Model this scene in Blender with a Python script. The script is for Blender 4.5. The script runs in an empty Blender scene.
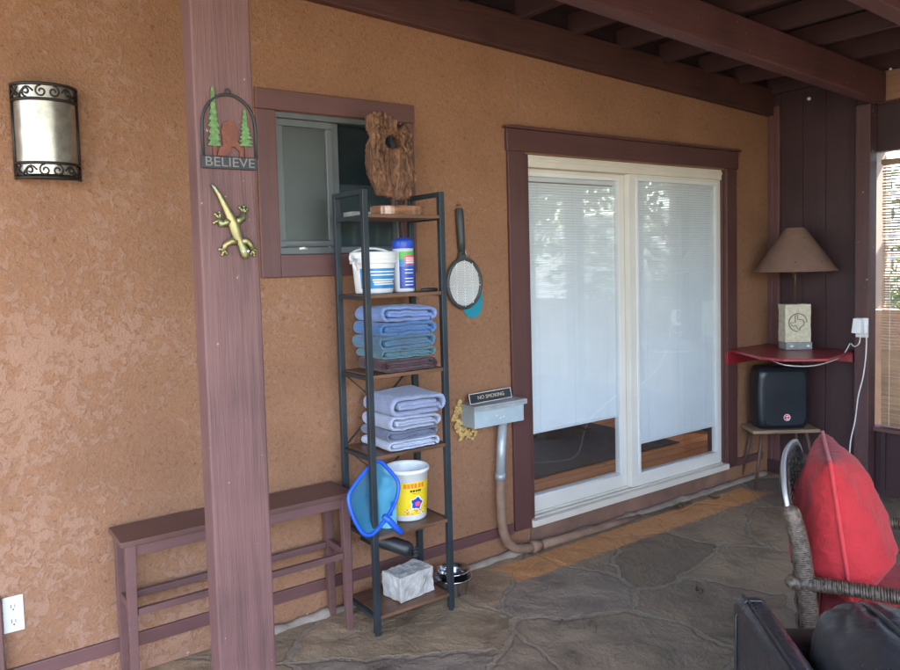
import bpy, bmesh, math, random
from math import sin, cos, pi, radians, sqrt, atan2
from mathutils import Vector, Matrix, noise
random.seed(7)
R = random.Random(11)
scene = bpy.context.scene
COL = scene.collection

# ------------------------------------------------------------------ helpers
class MB:
    """collects shapes for ONE mesh object"""
    def __init__(self, M=None):
        self.b = bmesh.new(); self.M = M or Matrix.Identity(4)
    def v(self, p):
        return self.b.verts.new(self.M @ Vector(p))
    def f(self, vs):
        try: return self.b.faces.new(vs)
        except ValueError: return None
    def hexa(self, ps):
        v = [self.v(p) for p in ps]
        for q in ((0,3,2,1),(4,5,6,7),(0,1,5,4),(1,2,6,5),(2,3,7,6),(3,0,4,7)):
            self.f([v[i] for i in q])
        return self
    def box(self, x0, x1, y0, y1, z0, z1):
        return self.hexa([(x0,y0,z0),(x1,y0,z0),(x1,y1,z0),(x0,y1,z0),(x0,y0,z1),(x1,y0,z1),(x1,y1,z1),(x0,y1,z1)])
    def bar(self, p0, p1, w, h, up=(0,0,1)):
        p0 = Vector(p0); p1 = Vector(p1); d = (p1-p0).normalized(); u = Vector(up)
        s = d.cross(u)
        if s.length < 1e-5: s = d.cross(Vector((0,1,0)))
        s.normalize(); u = s.cross(d).normalized()
        c = []
        for p in (p0, p1):
            for a, b in ((-1,-1),(1,-1),(1,1),(-1,1)):
                c.append(p + s*a*w/2 + u*b*h/2)
        return self.hexa(c)
    def leg(self, x0, x1, y0, y1, z0, z1, tx=0, ty=0):
        """box whose foot is shrunk by tx / ty"""
        return self.hexa([(x0+max(tx,0),y0+max(ty,0),z0),(x1+min(tx,0),y0+max(ty,0),z0),(x1+min(tx,0),y1+min(ty,0),z0),(x0+max(tx,0),y1+min(ty,0),z0),
                          (x0,y0,z1),(x1,y0,z1),(x1,y1,z1),(x0,y1,z1)])
    def tube(self, pts, r, seg=8, closed=False, flat=None, cap=True):
        pts = [Vector(p) for p in pts]; n = len(pts)
        rs = r if isinstance(r, (list, tuple)) else [r]*n
        rings = []; prev = None
        for i, p in enumerate(pts):
            if closed: d = pts[(i+1) % n] - pts[i-1]
            else: d = pts[min(i+1,n-1)] - pts[max(i-1,0)]
            d.normalize()
            if prev is None:
                a = Vector((0,0,1)) if abs(d.z) < .9 else Vector((1,0,0))
                s = d.cross(a).normalized()
            else:
                s = prev - d*prev.dot(d)
                if s.length < 1e-6: s = d.cross(Vector((0,0,1)))
                s.normalize()
            prev = s; u = d.cross(s)
            ring = []
            for k in range(seg):
                t = 2*pi*k/seg
                q = (s*cos(t) + u*sin(t))*rs[i]
                if flat: 
                    ax, fac = flat; ax = Vector(ax); q = q - ax*q.dot(ax)*(1-fac)
                ring.append(self.v(p+q))
            rings.append(ring)
        m = n if closed else n-1
        for i in range(m):
            a = rings[i]; b = rings[(i+1) % n]
            for k in range(seg):
                self.f([a[k], a[(k+1)%seg], b[(k+1)%seg], b[k]])
        if not closed and cap:
            self.f(list(reversed(rings[0]))); self.f(rings[-1])
        return self
    def lathe(self, prof, c=(0,0,0), seg=32, a0=0, a1=2*pi, cap=False):
        c = Vector(c); full = abs(a1-a0-2*pi) < 1e-6
        m = seg if full else seg+1
        rings = []
        for r, z in prof:
            rings.append([self.v(c+Vector((r*cos(a0+(a1-a0)*k/seg), r*sin(a0+(a1-a0)*k/seg), z))) for k in range(m)])
        for i in range(len(prof)-1):
            for k in range(seg):
                k2 = (k+1) % m
                self.f([rings[i][k], rings[i][k2], rings[i+1][k2], rings[i+1][k]])
        if cap:
            self.f(list(reversed(rings[0]))); self.f(rings[-1])
        return self
    def prism(self, poly, fn, t0, t1):
        """poly 2d, fn(a, b, t) -> 3d point"""
        A = [self.v(fn(a, b, t0)) for a, b in poly]; B = [self.v(fn(a, b, t1)) for a, b in poly]
        n = len(poly)
        self.f(list(reversed(A))); self.f(B)
        for i in range(n): self.f([A[i], A[(i+1)%n], B[(i+1)%n], B[i]])
        return self
    def grid(self, nu, nv, fn):
        g = [[self.v(fn(i/nu, j/nv)) for j in range(nv+1)] for i in range(nu+1)]
        for i in range(nu):
            for j in range(nv): self.f([g[i][j], g[i+1][j], g[i+1][j+1], g[i][j+1]])
        return self
    def ball(self, c, r, sub=2, sc=(1,1,1)):
        m = Matrix.Translation(Vector(c)) @ Matrix.Diagonal((r*sc[0], r*sc[1], r*sc[2], 1))
        bmesh.ops.create_icosphere(self.b, subdivisions=sub, radius=1, matrix=self.M @ m); return self
    def displace(self, amp, scale, seed=0, oct=3):
        self.b.normal_update()
        for v in self.b.verts:
            p = v.co*scale + Vector((seed*7.3, seed*3.1, seed))
            v.co += v.normal * amp * noise.fractal(p, 1.0, 2.0, oct)
        return self
    def build(self, name, mat, parent=None, smooth=False, bevel=0, seg=2, sub=0, world=True, label=None):
        bmesh.ops.remove_doubles(self.b, verts=self.b.verts, dist=1e-6)
        bmesh.ops.recalc_face_normals(self.b, faces=self.b.faces)
        me = bpy.data.meshes.new(name); self.b.to_mesh(me); self.b.free()
        if smooth:
            for p in me.polygons: p.use_smooth = True
        o = bpy.data.objects.new(name, me); COL.objects.link(o)
        me.materials.append(mat)
        if parent is not None:
            o.parent = parent
            if world and parent.type == 'EMPTY':
                o.matrix_parent_inverse = Matrix.Translation(-parent.location)
        if bevel:
            b = o.modifiers.new('bevel', 'BEVEL'); b.width = bevel; b.segments = seg; b.limit_method = 'ANGLE'; b.angle_limit = radians(40)
            if not smooth:
                for p in me.polygons: p.use_smooth = False
        if sub:
            s = o.modifiers.new('sub', 'SUBSURF'); s.levels = sub; s.render_levels = sub
        if label: o['label'] = label
        return o

def thing(name, label, cat, loc=(0,0,0), rz=0, group=None):
    o = bpy.data.objects.new(name, None); COL.objects.link(o)
    o.location = loc; o.rotation_euler = (0,0,rz); o.empty_display_size = .1
    return tag(o, label, cat, group)
def tag(o, label, cat, group=None):
    o['label'] = label; o['category'] = cat
    if group: o['group'] = group
    return o
def kind(o, k, label=None, cat=None):
    o['kind'] = k
    if label: o['label'] = label
    if cat: o['category'] = cat
    return o
def text_mesh(name, body, size, depth, M, mat, parent, align='CENTER', sx=1.0):
    cu = bpy.data.curves.new('t', 'FONT'); cu.body = body; cu.size = size; cu.extrude = depth
    cu.align_x = align; cu.align_y = 'CENTER'
    to = bpy.data.objects.new('t', cu); COL.objects.link(to)
    bpy.context.view_layer.update()
    me = bpy.data.meshes.new_from_object(to.evaluated_get(bpy.context.evaluated_depsgraph_get()))
    bpy.data.objects.remove(to); bpy.data.curves.remove(cu)
    me.transform(M @ Matrix.Diagonal((sx,1,1,1))); me.name = name
    me.materials.clear(); me.materials.append(mat)
    o = bpy.data.objects.new(name, me); COL.objects.link(o)
    if parent is not None:
        o.parent = parent
        if parent.type == 'EMPTY': o.matrix_parent_inverse = Matrix.Translation(-parent.location)
    return o
# matrix that lays XY text upright facing -y
def upright(loc, tilt=0, roll=0):
    return Matrix.Translation(Vector(loc)) @ Matrix.Rotation(roll, 4, 'Y') @ Matrix.Rotation(radians(90)-tilt, 4, 'X')

# ------------------------------------------------------------------ materials
def N(nt, t, **kw):
    n = nt.nodes.new(t)
    for k, v in kw.items():
        if k in n.inputs: n.inputs[k].default_value = v
        else: setattr(n, k, v)
    return n
def base(name, col, rough=.6, metal=0, spec=.5):
    m = bpy.data.materials.new(name); m.use_nodes = True
    p = m.node_tree.nodes['Principled BSDF']
    p.inputs['Base Color'].default_value = (*col, 1); p.inputs['Roughness'].default_value = rough
    p.inputs['Metallic'].default_value = metal; p.inputs['Specular IOR Level'].default_value = spec
    return m, m.node_tree, p
def ramp(nt, src, stops):
    r = nt.nodes.new('ShaderNodeValToRGB'); e = r.color_ramp.elements
    while len(e) < len(stops): e.new(.5)
    for k, (pos, c) in enumerate(stops):
        e[k].position = pos; e[k].color = (*c, 1) if len(c) == 3 else c
    nt.links.new(src, r.inputs[0]); return r
def coords(nt, scale=(1,1,1)):
    tc = nt.nodes.new('ShaderNodeTexCoord'); mp = nt.nodes.new('ShaderNodeMapping')
    mp.inputs['Scale'].default_value = scale
    nt.links.new(tc.outputs['Object'], mp.inputs['Vector']); return mp.outputs[0]
def bump(nt, p, h, strength, dist=.01, prev=None):
    b = nt.nodes.new('ShaderNodeBump'); b.inputs['Strength'].default_value = strength; b.inputs['Distance'].default_value = dist
    nt.links.new(h, b.inputs['Height'])
    if prev: nt.links.new(prev.outputs[0], b.inputs['Normal'])
    nt.links.new(b.outputs[0], p.inputs['Normal']); return b
def mul(c, f): return tuple(min(1, x*f) for x in c)
def simple(name, col, rough=.6, metal=0, spec=.5, var=.18, nscale=6, bscale=60, bstr=.15, coat=0, sheen=0, stretch=(1,1,1)):
    m, nt, p = base(name, col, rough, metal, spec)
    c = coords(nt, stretch)
    n = N(nt, 'ShaderNodeTexNoise', Scale=nscale, Detail=6.0, Roughness=.6); nt.links.new(c, n.inputs['Vector'])
    r = ramp(nt, n.outputs['Fac'], [(.3, mul(col, 1-var)), (.7, mul(col, 1+var))])
    nt.links.new(r.outputs[0], p.inputs['Base Color'])
    if bstr:
        n2 = N(nt, 'ShaderNodeTexNoise', Scale=bscale, Detail=4.0); nt.links.new(c, n2.inputs['Vector'])
        bump(nt, p, n2.outputs['Fac'], bstr, .004)
    rr = nt.nodes.new('ShaderNodeMapRange'); rr.inputs[3].default_value = max(.02, rough-.1); rr.inputs[4].default_value = min(1, rough+.1)
    nt.links.new(n.outputs['Fac'], rr.inputs[0]); nt.links.new(rr.outputs[0], p.inputs['Roughness'])
    if coat: p.inputs['Coat Weight'].default_value = coat; p.inputs['Coat Roughness'].default_value = .15
    if sheen: p.inputs['Sheen Weight'].default_value = sheen; p.inputs['Sheen Roughness'].default_value = .5
    return m
def painted_wood(name, col, axis='z', rough=.55, grain=.35, var=.14, wear=0):
    st = {'z': (26,26,1.2), 'x': (1.2,26,26), 'y': (26,1.2,26)}[axis]
    m, nt, p = base(name, col, rough)
    c = coords(nt, st)
    n = N(nt, 'ShaderNodeTexNoise', Scale=2.2, Detail=8.0, Roughness=.65, Distortion=.6); nt.links.new(c, n.inputs['Vector'])
    c1 = coords(nt)
    n1 = N(nt, 'ShaderNodeTexNoise', Scale=3.0, Detail=5.0); nt.links.new(c1, n1.inputs['Vector'])
    mx = nt.nodes.new('ShaderNodeMath'); mx.operation = 'ADD'; nt.links.new(n.outputs['Fac'], mx.inputs[0]); nt.links.new(n1.outputs['Fac'], mx.inputs[1])
    hv = nt.nodes.new('ShaderNodeMath'); hv.operation = 'MULTIPLY'; hv.inputs[1].default_value = .5; nt.links.new(mx.outputs[0], hv.inputs[0])
    r = ramp(nt, hv.outputs[0], [(.34, mul(col, 1-var*1.6)), (.5, col), (.66, mul(col, 1+var))])
    last = r.outputs[0]
    if wear:
        w = N(nt, 'ShaderNodeTexNoise', Scale=38.0, Detail=3.0); nt.links.new(c1, w.inputs['Vector'])
        wr = ramp(nt, w.outputs['Fac'], [(.71, (0,0,0)), (.75, (1,1,1))])
        mix = nt.nodes.new('ShaderNodeMixRGB'); mix.inputs[2].default_value = (.34,.27,.24,1)
        nt.links.new(wr.outputs[0], mix.inputs[0]); nt.links.new(last, mix.inputs[1]); last = mix.outputs[0]
    nt.links.new(last, p.inputs['Base Color'])
    bump(nt, p, n.outputs['Fac'], grain, .004)
    return m

def stucco():
    m, nt, p = base('stucco', (.4,.22,.11), .88, 0, .25)
    c = coords(nt)
    # knock-down plaster: flat trowelled islands over a rough ground
    wn = N(nt, 'ShaderNodeTexNoise', Scale=9.0, Detail=3.0); nt.links.new(c, wn.inputs['Vector'])
    ad = nt.nodes.new('ShaderNodeVectorMath'); ad.operation = 'MULTIPLY_ADD'; ad.inputs[1].default_value = (.05,.05,.05)
    nt.links.new(wn.outputs['Color'], ad.inputs[0]); nt.links.new(c, ad.inputs[2])
    n1 = N(nt, 'ShaderNodeTexNoise', Scale=27.0, Detail=7.0, Roughness=.62, Distortion=.5); nt.links.new(ad.outputs[0], n1.inputs['Vector'])
    big = N(nt, 'ShaderNodeTexNoise', Scale=1.9, Detail=4.0); nt.links.new(c, big.inputs['Vector'])
    # islands come and go over the wall, and die out towards the right-hand bay
    sx = nt.nodes.new('ShaderNodeSeparateXYZ'); nt.links.new(c, sx.inputs[0])
    gx = nt.nodes.new('ShaderNodeMapRange'); gx.inputs[1].default_value = .1; gx.inputs[2].default_value = 1.9; gx.inputs[3].default_value = .18; gx.inputs[4].default_value = .345
    nt.links.new(sx.outputs[0], gx.inputs[0])
    sb = nt.nodes.new('ShaderNodeMath'); sb.operation = 'MULTIPLY_ADD'; sb.inputs[1].default_value = .62; nt.links.new(big.outputs['Fac'], sb.inputs[0]); nt.links.new(n1.outputs['Fac'], sb.inputs[2])
    s2 = nt.nodes.new('ShaderNodeMath'); s2.operation = 'SUBTRACT'; nt.links.new(sb.outputs[0], s2.inputs[0]); nt.links.new(gx.outputs[0], s2.inputs[1])
    isl = ramp(nt, s2.outputs[0], [(.605, (0,0,0)), (.645, (1,1,1))])
    fine = N(nt, 'ShaderNodeTexNoise', Scale=130.0, Detail=5.0, Roughness=.7); nt.links.new(c, fine.inputs['Vector'])
    mid = N(nt, 'ShaderNodeTexNoise', Scale=58.0, Detail=4.0, Distortion=1.0); nt.links.new(c, mid.inputs['Vector'])
    cr = ramp(nt, mid.outputs['Fac'], [(.27, (.20,.100,.052)), (.38, (.293,.149,.084)), (.7, (.332,.176,.102))])
    ci = ramp(nt, fine.outputs['Fac'], [(.3, (.325,.182,.118)), (.7, (.355,.203,.137))])
    mix = nt.nodes.new('ShaderNodeMixRGB'); nt.links.new(isl.outputs[0], mix.inputs[0]); nt.links.new(cr.outputs[0], mix.inputs[1]); nt.links.new(ci.outputs[0], mix.inputs[2])
    # weather tone
    bt = ramp(nt, big.outputs['Fac'], [(.28, (.80,.79,.80)), (.5, (.97,.96,.96)), (.72, (1.06,1.05,1.05))])
    mm = nt.nodes.new('ShaderNodeMixRGB'); mm.blend_type = 'MULTIPLY'; mm.inputs[0].default_value = 1
    nt.links.new(mix.outputs[0], mm.inputs[1]); nt.links.new(bt.outputs[0], mm.inputs[2])
    # white salt bloom low on the wall
    sn = N(nt, 'ShaderNodeTexNoise', Scale=13.0, Detail=6.0, Roughness=.65); nt.links.new(c, sn.inputs['Vector'])
    zr = nt.nodes.new('ShaderNodeMapRange'); zr.inputs[1].default_value = .0; zr.inputs[2].default_value = .10; zr.inputs[3].default_value = .07; zr.inputs[4].default_value = -.25
    nt.links.new(sx.outputs[2], zr.inputs[0])
    sa = nt.nodes.new('ShaderNodeMath'); sa.operation = 'ADD'; nt.links.new(sn.outputs['Fac'], sa.inputs[0]); nt.links.new(zr.outputs[0], sa.inputs[1])
    sr = ramp(nt, sa.outputs[0], [(.66, (0,0,0)), (.70, (1,1,1))])
    m3 = nt.nodes.new('ShaderNodeMixRGB'); m3.inputs[2].default_value = (.55,.52,.47,1)
    nt.links.new(sr.outputs[0], m3.inputs[0]); nt.links.new(mm.outputs[0], m3.inputs[1])
    nt.links.new(m3.outputs[0], p.inputs['Base Color'])
    b1 = bump(nt, p, fine.outputs['Fac'], .6, .006)
    b2 = bump(nt, p, mid.outputs['Fac'], .55, .009, b1)
    bump(nt, p, isl.outputs[0], .55, .004, b2)
    return m

def flagstone():
    m, nt, p = base('flagstone', (.12,.11,.1), .6, 0, .4)
    c = coords(nt)
    wn = N(nt, 'ShaderNodeTexNoise', Scale=2.3, Detail=4.0); nt.links.new(c, wn.inputs['Vector'])
    ad = nt.nodes.new('ShaderNodeVectorMath'); ad.operation = 'MULTIPLY_ADD'; ad.inputs[1].default_value = (.30,.30,0)
    nt.links.new(wn.outputs['Color'], ad.inputs[0]); nt.links.new(c, ad.inputs[2])
    wf = N(nt, 'ShaderNodeTexNoise', Scale=16.0, Detail=4.0); nt.links.new(c, wf.inputs['Vector'])
    ad2 = nt.nodes.new('ShaderNodeVectorMath'); ad2.operation = 'MULTIPLY_ADD'; ad2.inputs[1].default_value = (.045,.045,0)
    nt.links.new(wf.outputs['Color'], ad2.inputs[0]); nt.links.new(ad.outputs[0], ad2.inputs[2])
    ve = N(nt, 'ShaderNodeTexVoronoi', feature='DISTANCE_TO_EDGE', voronoi_dimensions='2D', Scale=1.75); nt.links.new(ad2.outputs[0], ve.inputs['Vector'])
    vc = N(nt, 'ShaderNodeTexVoronoi', feature='F1', voronoi_dimensions='2D', Scale=1.75); nt.links.new(ad2.outputs[0], vc.inputs['Vector'])
    edge = ramp(nt, ve.outputs['Distance'], [(.014, (0,0,0)), (.030, (1,1,1))])
    sh = nt.nodes.new('ShaderNodeSeparateColor'); nt.links.new(vc.outputs['Color'], sh.inputs[0])
    stone = ramp(nt, sh.outputs[0], [(0, (.185,.135,.092)), (.22, (.38,.268,.168)), (.4, (.225,.175,.132)), (.6, (.42,.285,.175)), (.8, (.185,.148,.118)), (1, (.32,.243,.185))])
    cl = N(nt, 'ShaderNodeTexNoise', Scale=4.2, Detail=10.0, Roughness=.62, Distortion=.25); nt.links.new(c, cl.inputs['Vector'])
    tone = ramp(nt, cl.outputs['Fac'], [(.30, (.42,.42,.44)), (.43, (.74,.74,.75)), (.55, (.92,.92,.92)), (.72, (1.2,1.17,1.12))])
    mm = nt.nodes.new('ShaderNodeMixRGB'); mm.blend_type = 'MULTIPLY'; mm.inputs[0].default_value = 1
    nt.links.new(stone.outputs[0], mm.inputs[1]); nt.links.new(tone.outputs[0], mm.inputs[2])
    gr = N(nt, 'ShaderNodeTexNoise', Scale=55.0, Detail=6.0, Roughness=.7); nt.links.new(c, gr.inputs['Vector'])
    mort = ramp(nt, gr.outputs['Fac'], [(.3, (.20,.16,.115)), (.7, (.35,.28,.205))])
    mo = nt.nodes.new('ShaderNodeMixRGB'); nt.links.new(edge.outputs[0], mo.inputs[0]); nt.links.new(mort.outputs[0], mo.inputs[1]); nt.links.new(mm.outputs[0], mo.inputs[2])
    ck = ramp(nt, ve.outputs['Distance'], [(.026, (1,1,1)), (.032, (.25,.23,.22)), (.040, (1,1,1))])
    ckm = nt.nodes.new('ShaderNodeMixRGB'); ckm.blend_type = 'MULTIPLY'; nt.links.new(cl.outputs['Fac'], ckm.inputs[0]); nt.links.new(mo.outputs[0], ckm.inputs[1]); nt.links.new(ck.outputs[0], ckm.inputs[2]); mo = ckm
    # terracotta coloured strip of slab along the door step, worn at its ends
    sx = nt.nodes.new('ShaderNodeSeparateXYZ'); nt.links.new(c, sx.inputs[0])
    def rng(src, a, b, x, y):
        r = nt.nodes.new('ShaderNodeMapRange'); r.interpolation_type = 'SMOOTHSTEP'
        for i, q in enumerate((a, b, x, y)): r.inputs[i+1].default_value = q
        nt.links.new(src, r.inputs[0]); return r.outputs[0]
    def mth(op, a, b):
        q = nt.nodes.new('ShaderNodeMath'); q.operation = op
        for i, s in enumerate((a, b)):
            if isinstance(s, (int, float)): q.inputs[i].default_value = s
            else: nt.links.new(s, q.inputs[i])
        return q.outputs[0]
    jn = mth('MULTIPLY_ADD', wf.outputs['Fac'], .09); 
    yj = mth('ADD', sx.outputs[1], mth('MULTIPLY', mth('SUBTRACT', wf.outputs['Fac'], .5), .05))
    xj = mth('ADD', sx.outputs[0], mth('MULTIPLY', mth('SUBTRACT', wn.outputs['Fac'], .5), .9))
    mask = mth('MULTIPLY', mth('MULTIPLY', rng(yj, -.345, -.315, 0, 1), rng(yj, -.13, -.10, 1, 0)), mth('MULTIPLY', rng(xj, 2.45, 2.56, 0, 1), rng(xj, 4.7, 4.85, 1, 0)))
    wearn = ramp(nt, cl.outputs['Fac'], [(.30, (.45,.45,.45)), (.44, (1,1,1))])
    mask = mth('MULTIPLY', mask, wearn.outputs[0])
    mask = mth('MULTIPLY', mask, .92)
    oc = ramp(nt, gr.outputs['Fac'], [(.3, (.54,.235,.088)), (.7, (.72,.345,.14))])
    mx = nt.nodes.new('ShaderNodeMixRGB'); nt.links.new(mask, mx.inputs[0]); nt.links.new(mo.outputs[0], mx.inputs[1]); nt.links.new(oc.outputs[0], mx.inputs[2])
    nt.links.new(mx.outputs[0], p.inputs['Base Color'])
    rr = ramp(nt, cl.outputs['Fac'], [(.3, (.28,)*3), (.7, (.58,)*3)]); nt.links.new(rr.outputs[0], p.inputs['Roughness'])
    # slate cleft: terraced noise
    tn = N(nt, 'ShaderNodeTexNoise', Scale=2.1, Detail=6.0, Roughness=.55, Distortion=.2); nt.links.new(coords(nt, (1,2.2,1)), tn.inputs['Vector'])
    st = nt.nodes.new('ShaderNodeMath'); st.operation = 'SNAP'; st.inputs[1].default_value = .07; nt.links.new(tn.outputs['Fac'], st.inputs[0])
    b1 = bump(nt, p, gr.outputs['Fac'], .55, .006)
    b2 = bump(nt, p, cl.outputs['Fac'], .9, .05, b1)
    b3 = bump(nt, p, st.outputs[0], .8, .08, b2)
    bump(nt, p, edge.outputs[0], .6, .006, b3)
    return m

def glass(name, tint=(1,1,1), gain=2.4, rough=0.0, trans=1.0):
    m = bpy.data.materials.new(name); m.use_nodes = True; nt = m.node_tree; nt.nodes.clear()
    o = nt.nodes.new('ShaderNodeOutputMaterial'); mix = nt.nodes.new('ShaderNodeMixShader')
    t = N(nt, 'ShaderNodeBsdfTransparent'); t.inputs[0].default_value = (*mul(tint, trans), 1)
    g = N(nt, 'ShaderNodeBsdfGlossy'); g.inputs['Roughness'].default_value = rough; g.inputs[0].default_value = (.95,.98,1,1)
    f = N(nt, 'ShaderNodeLayerWeight'); f.inputs[0].default_value = .5      # Schlick from the facing angle, same on both sides
    pw = nt.nodes.new('ShaderNodeMath'); pw.operation = 'POWER'; pw.inputs[1].default_value = 5; nt.links.new(f.outputs['Facing'], pw.inputs[0])
    k = nt.nodes.new('ShaderNodeMath'); k.operation = 'MULTIPLY_ADD'; k.inputs[1].default_value = .96*gain; k.inputs[2].default_value = .04*gain; k.use_clamp = True
    nt.links.new(pw.outputs[0], k.inputs[0]); nt.links.new(k.outputs[0], mix.inputs[0])
    nt.links.new(t.outputs[0], mix.inputs[1]); nt.links.new(g.outputs[0], mix.inputs[2]); nt.links.new(mix.outputs[0], o.inputs[0])
    return m
def leafmat(name, a, b):
    m, nt, p = base(name, a, .5)
    c = coords(nt); n = N(nt, 'ShaderNodeTexNoise', Scale=1.5, Detail=3.0); nt.links.new(c, n.inputs['Vector'])
    r = ramp(nt, n.outputs['Fac'], [(.35, a), (.65, b)]); nt.links.new(r.outputs[0], p.inputs['Base Color']); return m
def planks(name, col, scale, axis='x', rough=.35):
    m, nt, p = base(name, col, rough)
    c = coords(nt, (1,1,1) if axis == 'x' else (1,1,1))
    br = N(nt, 'ShaderNodeTexBrick'); br.inputs['Scale'].default_value = scale
    br.inputs['Color1'].default_value = (*mul(col,.85),1); br.inputs['Color2'].default_value = (*mul(col,1.2),1); br.inputs['Mortar'].default_value = (*mul(col,.3),1)
    br.inputs['Mortar Size'].default_value = .006; br.inputs['Brick Width'].default_value = 1.6; br.inputs['Row Height'].default_value = .12
    nt.links.new(c, br.inputs['Vector'])
    n = N(nt, 'ShaderNodeTexNoise', Scale=4.0, Detail=7.0); c2 = coords(nt, (1,14,14)); nt.links.new(c2, n.inputs['Vector'])
    r = ramp(nt, n.outputs['Fac'], [(.3, (.7,.7,.7)), (.7, (1.2,1.2,1.2))])
    mm = nt.nodes.new('ShaderNodeMixRGB'); mm.blend_type = 'MULTIPLY'; mm.inputs[0].default_value = 1
    nt.links.new(br.outputs[0], mm.inputs[1]); nt.links.new(r.outputs[0], mm.inputs[2]); nt.links.new(mm.outputs[0], p.inputs['Base Color'])
    return m
def fabric(name, col, scale=420, bstr=.35, sheen=.3, rough=.9, wrinkle=0):
    m, nt, p = base(name, col, rough, 0, .2)
    c = coords(nt)
    n = N(nt, 'ShaderNodeTexNoise', Scale=float(scale), Detail=2.0); nt.links.new(c, n.inputs['Vector'])
    n2 = N(nt, 'ShaderNodeTexNoise', Scale=8.0, Detail=5.0); nt.links.new(c, n2.inputs['Vector'])
    r = ramp(nt, n2.outputs['Fac'], [(.3, mul(col,.85)), (.7, mul(col,1.12))]); nt.links.new(r.outputs[0], p.inputs['Base Color'])
    b = bump(nt, p, n.outputs['Fac'], bstr, .004)
    if wrinkle:
        n3 = N(nt, 'ShaderNodeTexNoise', Scale=9.0, Detail=4.0, Distortion=1.5); nt.links.new(c, n3.inputs['Vector'])
        bump(nt, p, n3.outputs['Fac'], wrinkle, .03, b)
    p.inputs['Sheen Weight'].default_value = sheen
    return m
def leather(name, col):
    m, nt, p = base(name, col, .3, 0, .6)
    c = coords(nt)
    v = N(nt, 'ShaderNodeTexVoronoi', Scale=260.0); nt.links.new(c, v.inputs['Vector'])
    n = N(nt, 'ShaderNodeTexNoise', Scale=9.0, Detail=3.0, Distortion=.8); nt.links.new(c, n.inputs['Vector'])
    b = bump(nt, p, v.outputs['Distance'], .12, .003)
    bump(nt, p, n.outputs['Fac'], .3, .02, b)
    r = ramp(nt, n.outputs['Fac'], [(.3, (.24,)*3), (.7, (.40,)*3)]); nt.links.new(r.outputs[0], p.inputs['Roughness'])
    return m

M = {}
M['stucco'] = stucco()
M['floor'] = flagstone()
M['post'] = painted_wood('post_paint', (.132,.063,.059), 'z', .62, .9, .26, .6)
M['post_shaded'] = painted_wood('post_paint_shaded', (.085,.040,.041), 'z', .6, .7, .25, .4)  # post paint darkened to hold the shadow on the corner post
M['trim_x'] = painted_wood('trim_paint_x', (.125,.056,.053), 'x', .5, .18)
M['trim_z'] = painted_wood('trim_paint_z', (.125,.056,.053), 'z', .5, .18)
M['door_x'] = painted_wood('door_trim_x', (.096,.041,.038), 'x', .42, .08)
M['door_z'] = painted_wood('door_trim_z', (.096,.041,.038), 'z', .42, .08)
M['console'] = painted_wood('console_paint', (.135,.066,.062), 'x', .5, .12)
M['console_top_shaded'] = painted_wood('console_paint_shaded', (.118,.056,.047), 'x', .42, .12)  # top painted darker for the scarce light under the roof
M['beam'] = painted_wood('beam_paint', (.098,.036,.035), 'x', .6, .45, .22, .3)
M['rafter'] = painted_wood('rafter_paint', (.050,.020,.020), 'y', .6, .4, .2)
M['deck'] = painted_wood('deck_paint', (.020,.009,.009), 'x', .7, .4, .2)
M['ledger'] = painted_wood('ledger_paint', (.075,.029,.024), 'x', .6, .5, .3)
M['header_lit'] = painted_wood('header_paint_lit', (.27,.145,.095), 'y', .6, .4, .2)  # side beam colour lightened to carry the warm outdoor light
M['panel'] = painted_wood('panel_paint', (.042,.018,.021), 'z', .55, .3, .2)
M['white'] = simple('white_vinyl', (.74,.76,.76), .35, var=.04, bstr=0)
M['ivory'] = simple('ivory_vinyl', (.68,.635,.56), .4, var=.05, bstr=.03)
M['panelwhite'] = simple('panel_white', (.71,.685,.63), .38, var=.05, nscale=3, bstr=.02)
M['blind'] = simple('blind_white', (.84,.91,.95), .45, var=.03, bstr=0)
M['glass'] = glass('door_glass', gain=1.9, trans=.98)
M['frost'] = glass('obscure_glass', (.66,.70,.67), 1.8, .42)
M['darkglass'] = glass('dark_glass', (.75,.80,.82), 1.0, .1)
M['alu'] = simple('grey_aluminium', (.145,.158,.16), .42, .55, var=.12, bscale=40, bstr=.05)
M['black_steel'] = simple('black_steel', (.030,.040,.048), .42, .3, var=.25, bscale=200, bstr=.08)
M['shelfwood'] = painted_wood('rustic_board', (.15,.075,.043), 'x', .42, .15, .4)
M['conc'] = simple('grey_cement', (.30,.30,.285), .9, var=.3, nscale=14, bstr=.3)
M['mortar'] = simple('floor_mortar', (.27,.22,.175), .9, var=.35, nscale=9, bscale=60, bstr=.6)
M['galv'] = simple('galvanised', (.42,.46,.49), .45, .35, var=.2, nscale=14, bstr=.1)
M['boxpaint'] = simple('box_grey_paint', (.40,.49,.54), .45, .1, var=.12, nscale=9, bstr=.06)
M['pipetan'] = simple('pipe_tan_paint', (.26,.16,.11), .7, var=.25, nscale=14, bscale=80, bstr=.3)
M['step'] = simple('step_brown_render', (.205,.115,.082), .85, var=.28, nscale=5, bscale=45, bstr=.45)
M['foam'] = simple('expanding_foam', (.55,.37,.14), .75, var=.25, nscale=40, bscale=90, bstr=.5)
M['iron'] = simple('dark_iron', (.035,.027,.024), .5, .5, var=.3, bscale=120, bstr=.2)
M['mica'] = simple('mica_shade', (.40,.37,.31), .32, .75, var=.28, nscale=26, bscale=30, bstr=.08)
M['signblk'] = simple('sign_black_metal', (.028,.032,.034), .55, .3, var=.3, bstr=.1)
M['signtxt'] = simple('sign_letter_grey', (.17,.155,.15), .6, var=.15, bstr=0)
M['rust'] = simple('sign_rust', (.15,.048,.028), .7, var=.35, nscale=60, bstr=.2)
M['signgreen'] = simple('sign_green', (.10,.20,.065), .65, var=.45, nscale=90, bstr=.2)
M['gecko'] = None
M['drift'] = None
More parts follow.
